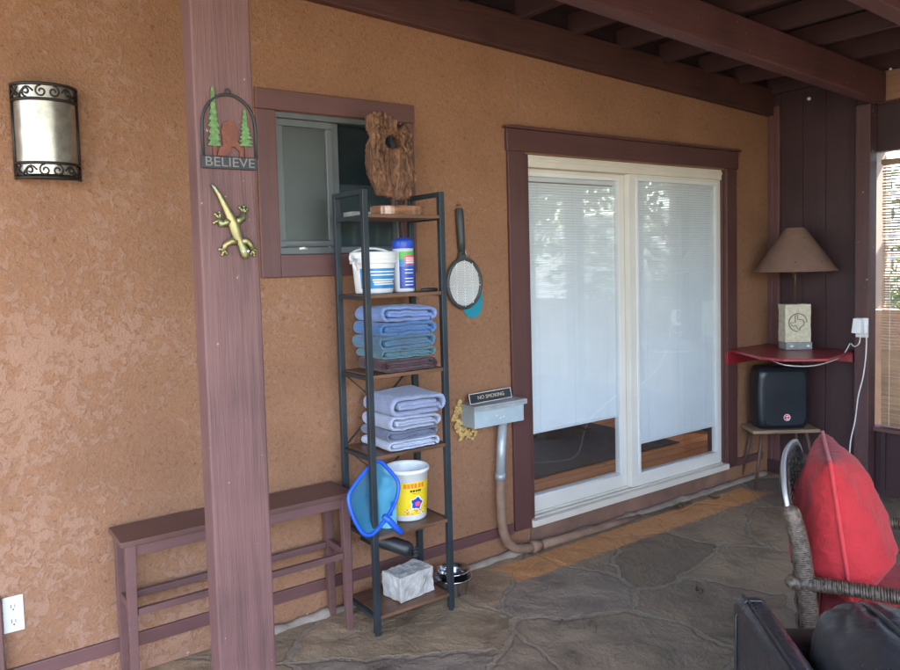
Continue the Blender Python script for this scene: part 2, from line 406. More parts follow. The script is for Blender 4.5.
M['plasticwhite'] = simple('white_plastic', (.78,.79,.80), .35, var=.04, bstr=0)
M['labelblue'] = simple('label_blue', (.02,.22,.52), .4, var=.25, nscale=20, bstr=0)
M['labeldeep'] = simple('label_deep_blue', (.02,.07,.45), .4, var=.3, nscale=18, bstr=0)
M['labelgreen'] = simple('label_green', (.09,.42,.08), .4, var=.2, bstr=0)
M['labelpink'] = simple('label_pink', (.78,.10,.20), .4, var=.15, bstr=0)
M['labelyellow'] = simple('label_yellow', (.83,.60,.02), .4, var=.06, bstr=0)
M['labelorange'] = simple('label_orange', (.78,.20,.03), .4, var=.15, bstr=0)
M['black'] = simple('black_plastic', (.018,.019,.022), .45, var=.2, bscale=150, bstr=.08)
M['netblue'] = simple('net_blue_plastic', (.012,.10,.62), .35, var=.12, bstr=0)
M['aqua'] = simple('aqua_bottle', (.22,.62,.74), .35, var=.1, bstr=0)
M['stone'] = simple('pale_stone_block', (.46,.44,.41), .92, var=.22, nscale=22, bscale=90, bstr=1.0)
M['steelbowl'] = simple('stainless', (.55,.55,.55), .2, 1, var=.12, bstr=.03)
M['redpaint'] = simple('red_paint', (.27,.018,.030), .38, var=.2, nscale=7, bscale=50, bstr=.12, coat=.2)
M['shade'] = simple('lamp_shade_leather', (.19,.108,.078), .75, var=.15, nscale=12, bscale=90, bstr=.2)
M['limestone'] = simple('limestone', (.60,.55,.42), .9, var=.16, nscale=40, bscale=70, bstr=.8)
M['carve'] = simple('carved_line', (.20,.18,.14), .9, var=.1, bstr=.2)
M['basegrey'] = simple('grey_stone_base', (.27,.28,.28), .8, var=.15, nscale=30, bstr=.3)
M['brass'] = simple('aged_brass', (.23,.15,.08), .4, .8, var=.2, bstr=.05)
M['heater'] = simple('heater_black', (.012,.017,.024), .36, var=.2, bscale=220, bstr=.06)
M['stoolwood'] = painted_wood('stool_wood', (.30,.20,.125), 'x', .6, .2, .3)
M['stoolleg'] = painted_wood('stool_leg_wood', (.10,.055,.04), 'z', .6, .15, .3)
M['emblem'] = simple('emblem_red', (.55,.03,.05), .35, var=.1, bstr=0)
M['redfab'] = fabric('red_canvas', (.36,.022,.028), 500, .3, .1, .85, .55)
M['redpipe'] = fabric('red_piping', (.47,.036,.042), 500, .2, .2)
M['leather'] = leather('black_leather', (.026,.026,.030))
M['wicker'] = simple('wicker', (.088,.066,.048), .45, var=.85, nscale=70, bscale=160, bstr=.5)
M['wickerdark'] = simple('wicker_inner', (.06,.05,.045), .7, var=.3, bstr=.3)
M['rim'] = simple('pale_rim', (.42,.42,.42), .35, .3, var=.2, bstr=.05)
M['cordwhite'] = simple('cord_white', (.70,.70,.68), .4, var=.05, bstr=0)
M['fence'] = painted_wood('fence_boards', (.50,.47,.42), 'z', .8, .2, .2)
M['leaf'] = leafmat('leaf', (.05,.11,.025), (.11,.20,.05))
M['leafdry'] = simple('dry_leaf', (.10,.058,.032), .8, var=.4, nscale=30, bstr=.3)
M['bark'] = simple('bark', (.11,.08,.06), .9, var=.3, nscale=12, bscale=30, bstr=.8)
M['ground'] = simple('yard_ground', (.19,.175,.13), .95, var=.3, nscale=2, bscale=20, bstr=.5)
M['bamboo'] = painted_wood('bamboo_slat', (.36,.22,.13), 'y', .6, .3, .35)
M['woodfloor'] = planks('oak_floor', (.62,.235,.08), 1.0, 'x', .3)
M['plaster'] = simple('inner_wall', (.34,.30,.25), .9, var=.05, bstr=.05)
M['furniture'] = painted_wood('brown_furniture', (.10,.045,.025), 'x', .4, .1, .3)
M['floor_shade'] = fabric('floor_shade_sheet', (.075,.048,.036), 200, .5, 0)  # dark colour for the unlit part of the indoor floor
M['siding'] = simple('pale_siding', (.72,.72,.70), .7, var=.05, bstr=.05)
M['zapper'] = simple('racket_plastic', (.045,.052,.054), .5, var=.2, bstr=.1)
M['wire'] = simple('pale_wire', (.80,.80,.79), .4, .15, var=.05, bstr=0)
M['teal'] = simple('teal_plastic', (.01,.24,.33), .45, var=.12, bstr=.05)

def gecko_mat():
    m, nt, p = base('gecko_paint', (.3,.3,.1), .42, .75)
    c = coords(nt); n = N(nt, 'ShaderNodeTexNoise', Scale=26.0, Detail=5.0); nt.links.new(c, n.inputs['Vector'])
    r = ramp(nt, n.outputs['Fac'], [(.32, (.12,.18,.09)), (.45, (.27,.27,.13)), (.56, (.33,.25,.11)), (.7, (.15,.26,.19))])
    nt.links.new(r.outputs[0], p.inputs['Base Color'])
    n2 = N(nt, 'ShaderNodeTexNoise', Scale=150.0); nt.links.new(c, n2.inputs['Vector']); bump(nt, p, n2.outputs['Fac'], .3, .003)
    return m
M['gecko'] = gecko_mat()
def drift_mat():
    m, nt, p = base('driftwood', (.3,.18,.1), .75)
    c = coords(nt, (9,9,2.4)); n = N(nt, 'ShaderNodeTexNoise', Scale=5.0, Detail=8.0, Roughness=.65, Distortion=1.6); nt.links.new(c, n.inputs['Vector'])
    r = ramp(nt, n.outputs['Fac'], [(.30, (.030,.014,.009)), (.45, (.135,.065,.036)), (.58, (.26,.128,.070)), (.76, (.40,.235,.145))])
    nt.links.new(r.outputs[0], p.inputs['Base Color']); bump(nt, p, n.outputs['Fac'], .9, .012)
    return m
M['drift'] = drift_mat()
def net_mat():
    m = bpy.data.materials.new('net_mesh'); m.use_nodes = True; nt = m.node_tree
    p = nt.nodes['Principled BSDF']; p.inputs['Base Color'].default_value = (.03,.27,.46,1); p.inputs['Roughness'].default_value = .7
    t = nt.nodes.new('ShaderNodeBsdfTransparent'); mix = nt.nodes.new('ShaderNodeMixShader')
    c = coords(nt); n = N(nt, 'ShaderNodeTexNoise', Scale=12.0, Detail=2.0); nt.links.new(c, n.inputs['Vector'])
    mr = nt.nodes.new('ShaderNodeMapRange'); mr.inputs[3].default_value = .5; mr.inputs[4].default_value = .72; nt.links.new(n.outputs['Fac'], mr.inputs[0])
    nt.links.new(mr.outputs[0], mix.inputs[0]); nt.links.new(t.outputs[0], mix.inputs[1]); nt.links.new(p.outputs[0], mix.inputs[2])
    nt.links.new(mix.outputs[0], nt.nodes['Material Output'].inputs[0]); return m
M['net'] = net_mat()

# ------------------------------------------------------------------ camera, world, sun
cd = bpy.data.cameras.new('camera'); cam = bpy.data.objects.new('camera', cd); COL.objects.link(cam)
fw = Vector((.57885161,.8132003,-.06030005)); rt = Vector((.8134901,-.58099298,-.02609636)); up = Vector((.05625547,.03394757,.99783911))
cam.matrix_world = Matrix(((rt.x,up.x,-fw.x,0),(rt.y,up.y,-fw.y,-3.22686),(rt.z,up.z,-fw.z,1.65092),(0,0,0,1)))
cd.sensor_width = 36; cd.lens = 755.2438/900*36; cd.shift_y = -(335-307.353)/900; cd.clip_start = .05; cd.clip_end = 500
scene.camera = cam
SUN_EL, SUN_AZ = radians(62), radians(200)     # azimuth clockwise from +y
w = bpy.data.worlds.new('World'); scene.world = w; w.use_nodes = True
nt = w.node_tree; bg = nt.nodes['Background']
sky = nt.nodes.new('ShaderNodeTexSky'); sky.sky_type = 'NISHITA'; sky.sun_disc = False
sky.sun_elevation = SUN_EL; sky.sun_rotation = SUN_AZ; sky.air_density = 1.0; sky.dust_density = 2.0; sky.ozone_density = 1.0
nt.links.new(sky.outputs[0], bg.inputs[0]); bg.inputs[1].default_value = .15
ld = bpy.data.lights.new('sun', 'SUN'); ld.energy = 3.0; ld.angle = radians(.6); ld.color = (1,.95,.88)
lo = bpy.data.objects.new('sun', ld); COL.objects.link(lo)
sd = Vector((sin(SUN_AZ)*cos(SUN_EL), cos(SUN_AZ)*cos(SUN_EL), sin(SUN_EL)))
lo.rotation_euler = sd.to_track_quat('Z','Y').to_euler(); lo.location = sd*30
vs = scene.view_settings; vs.view_transform = 'Standard'; vs.look = 'None'; vs.exposure = 3.45; vs.gamma = 1; vs.use_curve_mapping = False
cy = scene.cycles
cy.max_bounces = 10; cy.diffuse_bounces = 5; cy.glossy_bounces = 5; cy.transparent_max_bounces = 14; cy.transmission_bounces = 6
cy.caustics_reflective = False; cy.caustics_refractive = False; cy.use_denoising = True; cy.sample_clamp_indirect = 6

# ------------------------------------------------------------------ setting: floor, yard
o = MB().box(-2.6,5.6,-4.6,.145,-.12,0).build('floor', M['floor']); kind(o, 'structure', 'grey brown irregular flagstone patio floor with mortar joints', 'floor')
o = MB().box(-60,60,-60,60,-.5,-.13).build('ground', M['ground']); kind(o, 'structure', 'dry yard ground beyond the patio', 'ground')

# ------------------------------------------------------------------ back wall
XW = 5.243
t = thing('stucco_wall', 'orange tan knockdown stucco house wall behind the rack and door', 'wall', (1.5,0,0))
b = MB()
xs = [-2.6, 1.361, 2.062, 2.823, 4.690, 5.40]; zs = [0, .128, 1.702, 2.243, 2.344, 3.35]
for i in range(5):
    for j in range(5):
        if i == 1 and j in (2,3): continue
        if i == 3 and j in (1,2): continue
        if i == 3 and j == 0: continue
        b.box(xs[i], xs[i+1], 0, .14, zs[j], zs[j+1])
bmesh.ops.remove_doubles(b.b, verts=b.b.verts, dist=1e-5)
b.b.verts.index_update(); seen = {}
for f in b.b.faces: seen.setdefault(tuple(sorted(v.index for v in f.verts)), []).append(f)
bmesh.ops.delete(b.b, geom=[f for fs in seen.values() if len(fs) > 1 for f in fs], context='FACES_ONLY')
b.build('wall_face', M['stucco'], t)
b = MB()                                            # base strip, broken by the door step
for x0, x1 in ((-2.6,2.690),(4.815,5.14)):
    b.box(x0, x1, -.017, -.001, .112, .168)
b.build('base_strip', M['trim_x'], t, bevel=.003)
b = MB(); b.box(2.773,2.779,-.004,-.0005,2.40,2.78); b.build('control_joint', M['pipetan'], t)
b = MB()
b.box(2.823,4.690,-.008,.14,0,.118); b.displace(.004, 9, 2); b.build('door_step_riser', M['step'], t)
b = MB()                                            # cement fillet along the foot of the wall
pts = []
for i in range(150):
    x = 1.2+3.95*i/149
    pts.append((x, -.028-.016*noise.noise(Vector((x*6,1,0))), -.006+.010*noise.noise(Vector((x*9,3,0)))))
b.tube(pts, [.030+.012*noise.noise(Vector((p[0]*7,5,2)))+.008*noise.noise(Vector((p[0]*31,2,2))) for p in pts], 10)
b.displace(.008, 22, 8, 4)
b.build('cement_fillet', M['mortar'], t, smooth=True)
o = MB().box(.12,.204,-.05,-.002,0,.455).build('wall_board', M['post'], None, bevel=.004)
tag(o, 'short maroon board standing against the wall left of the outlet', 'board')

# ------------------------------------------------------------------ right wall (dark tongue boards, posts, window bays)
t = thing('board_wall', 'dark plum wooden board wall closing the patio on the right', 'wall', (5.3,-1.5,0))
b = MB()
b.box(XW+.006,XW+.06,-.70,.0,.0,3.3)
for y0, y1 in ((-.094,-.004),(-.262,-.098),(-.431,-.266),(-.64,-.435)):
    b.box(XW-.006,XW+.006,y0,y1,.10,3.3)
b.build('boarding', M['panel'], t, bevel=.002)
b = MB(); b.box(XW-.024,XW-.0065,-.099,-.002,.10,2.72); b.box(XW-.034,XW-.0245,-.099,-.072,.10,2.72); b.box(XW-.034,XW-.0245,-.045,-.028,.10,2.72)
b.build('corner_trim', M['trim_z'], t, bevel=.003)
b = MB(); b.box(XW-.03,XW+.06,-.66,-.001,0,.098); b.build('base_board', M['panel'], t, bevel=.004)
b = MB()                                            # low panels under the windows
b.box(XW+.03,XW+.08,-4.2,-.701,0,.44)
for y in (-.80,-1.05,-1.30,-1.55,-1.8,-2.05,-2.3,-2.55,-2.8,-3.05,-3.3,-3.55,-3.8): b.box(XW+.012,XW+.0295,y-.035,y,.04,.44)
b.build('low_panel', M['panel'], t, bevel=.002)
b = MB(); b.box(XW-.03,XW+.09,-4.2,-.773,.441,.466); b.box(XW+.006,XW+.09,-.7725,-.701,.441,.466); b.build('sill', M['trim_z'], t, bevel=.004)
b = MB(); b.box(XW+.01,XW+.09,-4.2,-.701,2.302,2.75); b.build('window_header', M['panel'], t, bevel=.002)
b = MB()
for y in (-1.30,-1.95,-2.65,-3.4,-4.12): b.box(XW-.01,XW+.085,y-.08,y+.08,.467,2.301)
b.build('mullion', M['trim_z'], t, bevel=.003)
b = MB()
b.box(XW-.093,XW+.005,-.772,-.677,0,2.61)
o = b.build('corner_post', M['post_shaded'], None, bevel=.006); tag(o, 'maroon square post at the right wall carrying the charger and beam end', 'post')
bays = [(-1.22,-.775),(-1.87,-1.38),(-2.57,-2.03),(-3.32,-2.73),(-4.04,-3.48)]
for k, (y0, y1) in enumerate(bays):
    t = thing('bamboo_blind', 'brown bamboo slat blind hung in the window beside the corner post' if k == 0 else 'brown bamboo slat blind in a window bay nearer the viewer', 'blind', (XW+.05,(y0+y1)/2,1.4), group='bamboo blinds in the right wall windows')
    b = MB(); rr = random.Random(k)
    z = .475
    while z < 2.22:
        h = rr.uniform(.006,.011)
        b.box(XW+.045,XW+.048,y0+.02+rr.uniform(0,.006),y1-.012-rr.uniform(0,.006),z,z+h)
        z += h+(rr.uniform(.0005,.003) if z < .98 else rr.uniform(.004,.014))
    b.build('slats', M['bamboo'], t)
    b = MB()
    for q in (.15,.5,.85):
        y = y0+(y1-y0)*q; b.tube([(XW+.044,y,.475),(XW+.044,y,2.25)], .0015, 5)
    b.build('blind_cord', M['cordwhite'], t)
    MB().box(XW+.03,XW+.06,y0+.01,y1-.01,2.22,2.25).build('head_rail', M['bamboo'], t)

o = MB().box(2.6,XW-.03,-4.62,-4.55,0,2.75).build('corner_light_block', M['panel'], None, bevel=.003); tag(o, 'unseen dark board wall added to keep light off the right corner', 'wall')  # added out of view to block light and darken the right corner
# ------------------------------------------------------------------ roof timbers
def bz(x): return 2.717-.0605*(x-3.239)
def sloped(b, x0, x1, y0, y1, zf, h):
    b.hexa([(x0,y0,zf(x0)),(x1,y0,zf(x1)),(x1,y1,zf(x1)),(x0,y1,zf(x0)),(x0,y0,zf(x0)+h),(x1,y0,zf(x1)+h),(x1,y1,zf(x1)+h),(x0,y1,zf(x0)+h)])
b = MB(); sloped(b,-2.6,5.16,-.865,-.775,bz,.19)
o = b.build('roof_beam', M['beam'], None, bevel=.006); tag(o, 'long maroon roof beam from the front post to the corner post', 'beam')
b = MB(); sloped(b,-2.6,5.16,-1.64,-1.55,bz,.19)
o = b.build('roof_beam', M['beam'], None, bevel=.006); tag(o, 'maroon roof beam nearest the viewer cutting the top right corner', 'beam')
b = MB(); sloped(b,-2.6,5.16,-4.05,-3.96,bz,.19)
o = b.build('roof_beam', M['beam'], None, bevel=.006); tag(o, 'outer maroon roof beam at the open edge of the patio', 'beam')
b = MB(); sloped(b,-2.6,5.232,-.052,-.002,lambda x: 2.847-.0533*(x-1.632),.19)
o = b.build('ledger_beam', M['ledger'], None, bevel=.004); tag(o, 'dark brown ledger beam fixed along the top of the stucco wall', 'beam')
b = MB(); sloped(b,-2.6,5.236,-.012,-.0015,lambda x: 2.847-.0533*(x-1.632)+.1905,.30)
o = b.build('frieze_board', M['deck'], None); tag(o, 'dark frieze board on the wall between ledger beam and roof boards', 'board')
o = MB().box(5.166,5.25,-4.2,-.78,2.612,2.80).build('side_beam', M['header_lit'], None, bevel=.005); tag(o, 'side beam above the right windows, coloured lighter for warm outdoor light', 'beam')
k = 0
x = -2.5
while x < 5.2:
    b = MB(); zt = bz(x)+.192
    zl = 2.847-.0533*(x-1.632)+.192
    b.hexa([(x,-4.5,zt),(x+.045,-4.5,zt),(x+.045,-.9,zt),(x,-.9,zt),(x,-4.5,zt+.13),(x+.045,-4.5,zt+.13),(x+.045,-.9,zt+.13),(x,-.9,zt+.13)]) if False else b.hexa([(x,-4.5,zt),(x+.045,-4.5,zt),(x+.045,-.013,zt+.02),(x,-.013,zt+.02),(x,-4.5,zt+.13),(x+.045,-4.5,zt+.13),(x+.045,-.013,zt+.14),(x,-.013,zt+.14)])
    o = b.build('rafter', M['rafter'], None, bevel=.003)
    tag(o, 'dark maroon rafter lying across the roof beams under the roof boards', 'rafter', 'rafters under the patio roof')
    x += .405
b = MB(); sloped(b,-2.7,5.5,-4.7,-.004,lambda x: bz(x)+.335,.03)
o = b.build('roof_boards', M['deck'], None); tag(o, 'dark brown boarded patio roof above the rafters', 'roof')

# small things under the beam
b = MB(); b.ball((5.075,-.40,2.70),.013,2)
o = b.build('hanging_bulb', M['plasticwhite'], None, smooth=True); tag(o, 'tiny white bulb under the dark roof boards in the corner', 'bulb')
b = MB(); b.tube([(5.172,-.87,2.80),(5.175,-.872,2.74),(5.17,-.871,2.68),(5.176,-.873,2.62)], .003, 5); b.ball((5.172,-.885,2.805),.009,2)
o = b.build('string_light', M['cordwhite'], None, smooth=True); tag(o, 'small string light and wire at the right beam end', 'light')

# ------------------------------------------------------------------ front post
b = MB(); b.box(.738,.928,-.865,-.772,0,2.862)
o = b.build('patio_post', M['post'], None, bevel=.007, seg=3); tag(o, 'big maroon timber post in the foreground with ornaments nailed on it', 'post')

# ------------------------------------------------------------------ wall window
t = thing('slider_window', 'grey aluminium sliding window in wide maroon trim behind the rack top', 'window', (1.7,0,1.6))
b = MB(); b.box(1.268,2.095,-.022,-.001,2.345,2.434); b.build('head_trim', M['trim_x'], t, bevel=.004)
b = MB(); b.box(1.268,1.360,-.020,-.001,1.6,2.3445); b.box(2.010,2.090,-.020,-.001,1.6,2.3445); b.build('side_trim', M['trim_z'], t, bevel=.004)
b = MB(); b.box(1.3605,2.0095,-.018,-.001,1.6,1.702); b.build('sill_trim', M['trim_x'], t, bevel=.004)
b = MB()
b.box(1.362,2.009,.005,.075,2.318,2.3435); b.box(1.362,2.009,.002,.075,1.703,1.735)
b.box(1.362,1.378,.004,.075,1.7355,2.3175); b.box(1.993,2.009,.004,.075,1.7355,2.3175); b.box(1.652,1.690,.03,.075,1.7355,2.3175)
b.build('window_frame', M['alu'], t, bevel=.002)
s = MB(); s.box(1.379,1.650,.012,.035,2.285,2.316); s.box(1.379,1.650,.012,.035,1.737,1.765); s.box(1.379,1.402,.012,.035,1.7655,2.2845); s.box(1.618,1.650,.012,.035,1.7655,2.2845)
s.box(1.40,1.64,.008,.0118,1.742,1.748)
sash = s.build('sash', M['alu'], t, bevel=.002)
MB().box(1.4025,1.6175,.022,.026,1.766,2.284).build('pane', M['frost'], sash, label='obscure grey green pane of the left sash')
MB().box(1.6905,1.9925,.05,.054,1.736,2.317).build('pane', M['darkglass'], t, label='dark clear pane on the right')
b = MB(); b.tube([(1.46,.004,1.728),(1.48,.0,1.731),(1.50,.004,1.728)], .006, 6); b.build('latch', M['wire'], t, smooth=True)
MB().box(1.665,2.02,.09,.095,1.70,2.04).build('half_shade', simple('shade_grey', (.18,.205,.20), .8, bstr=0), t)
MB().box(1.665,2.02,.097,.102,1.70,2.34).build('dark_shade', simple('shade_dark', (.055,.068,.072), .8, bstr=0), t)
MB().box(1.365,1.66,.097,.102,1.70,2.34).build('pale_shade', simple('shade_pale', (.18,.188,.178), .8, var=.25, nscale=4, bstr=0), t)
# ------------------------------------------------------------------ sliding door
t = thing('sliding_door', 'white sliding glass patio door with blinds set in dark brown casing', 'door', (3.75,0,.13))
b = MB(); b.box(2.690,4.822,-.026,-.001,2.252,2.372); b.build('head_casing', M['door_x'], t, bevel=.003)
b = MB(); b.box(2.676,4.838,-.042,-.001,2.3725,2.388); b.build('head_cap', M['door_x'], t, bevel=.003)
for x0, x1 in ((2.699,2.8225),(4.6905,4.809)):
    b = MB(); b.box(x0,x1,-.021,-.001,.119,2.2515); b.build('side_casing', M['door_z'], t, bevel=.003)
b = MB(); b.box(2.8235,2.862,-.0005,.13,.158,2.241); b.box(4.663,4.6895,-.0005,.13,.158,2.241); b.build('jamb', M['door_z'], t, bevel=.002)
b = MB(); b.box(2.863,4.662,.0,.13,2.172,2.241); b.box(2.863,4.662,-.006,.10,2.205,2.2045+.02); b.build('head_track', M['ivory'], t, bevel=.004)
b = MB(); b.box(2.8235,4.6895,-.035,.13,.1185,.157); b.box(2.863,4.662,.0,.012,.1575,.166); b.box(2.863,4.662,.046,.054,.1575,.170); b.build('threshold', M['ivory'], t, bevel=.003)
def panel(x0, x1, y0, y1, zb, glz0, glz1, gx0, gx1, bb):
    b = MB(); b.box(x0,gx0,y0,y1,zb,2.171); b.box(gx1,x1,y0,y1,zb,2.171); b.box(gx0,gx1,y0,y1,zb,glz0); b.box(gx0,gx1,y0,y1,glz1,2.171)
    p = b.build('door_panel', M['panelwhite'], t, bevel=.003)
    ym = (y0+y1)/2
    b = MB(); w_ = .022
    b.box(gx0+.0005,gx0+w_,y0-.004,y1-.002,glz0+.0005,glz1-.0005); b.box(gx1-w_,gx1-.0005,y0-.004,y1-.002,glz0+.0005,glz1-.0005)
    b.box(gx0+w_,gx1-w_,y0-.004,y1-.002,glz1-w_,glz1-.0005); b.box(gx0+w_,gx1-w_,y0-.004,y1-.002,glz0+.0005,glz0+.008)
    b.build('glazing_bead', M['white'], p, bevel=.002)
    MB().box(gx0+w_,gx1-w_,y0+.004,y0+.008,glz0+.008,glz1-w_).build('glass', M['glass'], p)
    b = MB(); z = bb+.022; n = 0
    while z < glz1-w_-.03:
        hh = .0156; a = radians(67); dy = cos(a)*hh/2; dz = sin(a)*hh/2
        b.hexa([(gx0+.026,ym-dy,z-dz-.0004),(gx1-.026,ym-dy,z-dz-.0004),(gx1-.026,ym+dy,z+dz-.0004),(gx0+.026,ym+dy,z+dz-.0004),
                (gx0+.026,ym-dy,z-dz+.0004),(gx1-.026,ym-dy,z-dz+.0004),(gx1-.026,ym+dy,z+dz+.0004),(gx0+.026,ym+dy,z+dz+.0004)])
        z += .0158; n += 1
    bl = b.build('blind', M['blind'], p)
    b = MB(); b.box(gx0+.024,gx1-.024,ym-.010,ym+.012,glz1-w_-.026,glz1-w_-.0005); b.build('head_rail', M['blind'], bl, bevel=.002)
    b = MB(); b.box(gx0+.025,gx1-.025,ym-.007,ym+.007,bb,bb+.014)
    b.build('bottom_rail', M['blind'], bl, bevel=.002)
    b = MB()
    for q in (.14,.5,.86):
        x = gx0+(gx1-gx0)*q; b.tube([(x,ym-.0085,bb+.01),(x,ym-.0085,glz1-w_)], .0009, 4)
    b.build('ladder_cord', M['white'], bl)
    return p
panel(2.8635,3.735,.055,.095,.171,.258,2.150,2.8715,3.668,.628)
p2 = panel(3.708,4.661,.012,.050,.167,.243,2.153,3.772,4.622,.432)

# ------------------------------------------------------------------ room behind the glass
o = MB().box(-.5,7.5,.141,5.2,.05,.165).build('indoor_floor', M['woodfloor']); kind(o, 'structure', 'reddish oak floor inside the door', 'floor')
b = MB(); b.box(-.5,7.5,5.2,5.3,.05,.9); b.box(-.5,0,5.2,5.3,.9,2.7); b.box(7.0,7.5,5.2,5.3,.9,2.7); b.box(-.6,-.5,.2,5.2,.05,2.7); b.box(7.5,7.6,.2,5.2,.05,2.7); b.box(-.5,7.5,.141,5.3,2.7,2.8)
o = b.build('room_shell', M['plaster']); tag(o, 'plain inner walls and ceiling of the room behind the glass', 'wall')
o = MB().box(2.2,4.9,.56,3.4,.1655,.176).build('floor_shade_sheet', M['floor_shade'], None, bevel=.003); tag(o, 'dark sheet standing in for shade on the wood floor inside the door', 'floor_shade')  # sheet added where the wood floor falls into shade
t = thing('dining_table', 'dark pedestal table standing inside behind the left door panel', 'table', (4.45,1.6,.176))
b = MB(); b.lathe([(.0,.74),(.55,.74),(.56,.755),(.55,.77),(.0,.77)], (4.45,1.6,0.1), 36); b.build('tabletop', M['furniture'], t)
b = MB(); b.lathe([(.06,.176),(.05,.3),(.035,.5),(.06,.83)], (4.45,1.6,0), 16, cap=True); b.build('pedestal', M['furniture'], t, smooth=True)
for k in range(4):
    a = k*pi/2+.5; b = MB(); b.tube([(4.45+.04*cos(a),1.6+.04*sin(a),.30),(4.45+.2*cos(a),1.6+.2*sin(a),.25),(4.45+.36*cos(a),1.6+.36*sin(a),.195)], [.03,.026,.02], 8); b.build('foot', M['furniture'], t, smooth=True)
t = thing('wood_cabinet', 'reddish brown cabinet inside behind the right door panel', 'cabinet', (5.75,1.2,.165))
b = MB(); b.box(5.35,5.9,.5,2.4,.30,1.0); b.build('carcass', simple('cab_wood', (.26,.10,.045), .45, bstr=.05), t, bevel=.004)
b = MB(); b.box(5.40,5.85,.55,2.35,.166,.2995); b.build('plinth', M['black'], t)
b = MB(); b.box(5.33,5.3495,.52,1.4,.33,.97); b.build('cabinet_door', M['furniture'], t, bevel=.003)
b = MB(); b.box(5.33,5.3495,1.42,2.38,.33,.97); b.build('cabinet_door', M['furniture'], t, bevel=.003)

# ------------------------------------------------------------------ yard seen through the blinds and in the glass
b = MB()
o = None
t = thing('yard_fence', 'pale board fence across the yard beyond the right windows', 'fence', (9.5,-3,-.13))
for i in range(60):
    y = -9+.2*i
    b.box(9.5,9.52,y,y+.188,-.13,2.35+.03*sin(i*1.7))
b.build('boards', M['siding'], t)
b = MB(); b.box(9.521,9.57,-9,3,.4,.5); b.box(9.521,9.57,-9,3,1.7,1.8); b.build('rail', M['fence'], t)
o = MB().box(6.6,6.75,-6,2.5,-.13,1.15).build('planter_wall', simple('planter_brown', (.12,.085,.065), .9, bstr=.3), None); tag(o, 'low brown planter wall outside the right windows', 'wall')
def tree(loc, h, rad, label, seed, nl=2600, z0=.35):
    rr = random.Random(seed); t = thing('yard_tree', label, 'tree', loc)
    L = Vector(loc); b = MB()
    b.tube([L, L+Vector((.05,.05,h*.3)), L+Vector((-.04,.1,h*.6)), L+Vector((.03,0,h*.9))], [.12,.1,.06,.02], 8)
    for k in range(9):
        a = rr.uniform(0,6.28); z = h*rr.uniform(.25,.75); e = L+Vector((cos(a)*rad*.8, sin(a)*rad*.8, z+h*.18))
        b.tube([L+Vector((0,.05,z)), (L+Vector((0,0,z))+e)/2+Vector((0,0,.1)), e], [.04,.025,.008], 5)
    b.build('trunk', M['bark'], t, smooth=True)
    b = MB(); cl = [(rr.gauss(0,.5),rr.gauss(0,.5),rr.uniform(-1,1)) for _ in range(26)]
    for i in range(nl):
        c = rr.choice(cl); s = .16
        p = L+Vector(((c[0]+rr.gauss(0,s))*rad,(c[1]+rr.gauss(0,s))*rad,h*(z0+.33)+(c[2]+rr.gauss(0,s))*h*.38))
        u = Vector((rr.gauss(0,1),rr.gauss(0,1),rr.gauss(0,1))).normalized(); q = u.orthogonal().normalized()*rr.uniform(.03,.055); u *= rr.uniform(.05,.09)
        b.f([b.v(p-u),b.v(p-q*.9),b.v(p+u),b.v(p+q)])
    b.build('crown', M['leaf'], t)
tree((8.2,-3.2,-.13), 4.2, 1.5, 'leafy green tree in the yard nearest the patio windows', 1)
tree((8.6,-.4,-.13), 3.4, 1.1, 'small leafy tree in the yard by the house corner', 2, 1500)
tree((8.4,-6.4,-.13), 4.6, 1.7, 'tall leafy tree at the far end of the yard', 3)

# ------------------------------------------------------------------ left wall: sconce, outlet
t = thing('wall_sconce', 'half round wall lamp with mica shade and dark iron scroll bands', 'wall lamp', (.445,0,2.18))
SX, SW, SD = .445, .108, .088
def sc(a, z, r=1.0):      # a in -1..1 across the half cylinder
    th = a*pi/2*.96
    return (SX+SW*r*sin(th), -.012-SD*r*cos(th), z)
b = MB(); b.grid(28,6,lambda u,v: sc(u*2-1, 2.012+v*.32, .97)); b.build('shade', M['mica'], t, smooth=True)
b = MB(); b.box(SX-.105,SX+.105,-.012,-.001,2.0,2.345); b.build('back_plate', M['iron'], t, bevel=.003)
b = MB()
for z in (1.999,2.052,2.283,2.338): b.tube([sc(-1+2*i/30,z,1.01) for i in range(31)], .006, 6)
for a in (-1,1): b.tube([sc(a,1.999,1.0),sc(a,2.338,1.0)], .006, 6)
b.build('frame', M['iron'], t, smooth=True)
b = MB()
def spiral(ca, cz, r0, r1, turns, sgn, st):
    pts = []
    for i in range(22):
        q = i/21; th = st+sgn*turns*2*pi*q; rr = r0+(r1-r0)*q
        pts.append(sc(ca+rr*cos(th)/.17, cz+rr*sin(th), 1.0))
    return pts
for zc in (2.0255,2.3105):
    b = MB()
    for s in (-1,1):
        b.tube(spiral(s*.13,zc,.022,.005,1.3,-s,pi/2), .0035, 5)
        b.tube(spiral(s*.46,zc-.002,.019,.004,1.2,s,-pi/2), .0035, 5)
        b.tube([sc(s*(.30+.6*q), zc+.016*sin(q*7)) for q in [i/14 for i in range(15)]], .0035, 5)
        b.tube([sc(s*(.62+.34*q), zc-.020+.040*q) for q in [i/6 for i in range(7)]], .005, 5)
        b.tube([sc(s*(.70+.25*q), zc+.018-.034*q) for q in [i/6 for i in range(7)]], .004, 5)
    b.build('scrollwork', M['iron'], t, smooth=True)

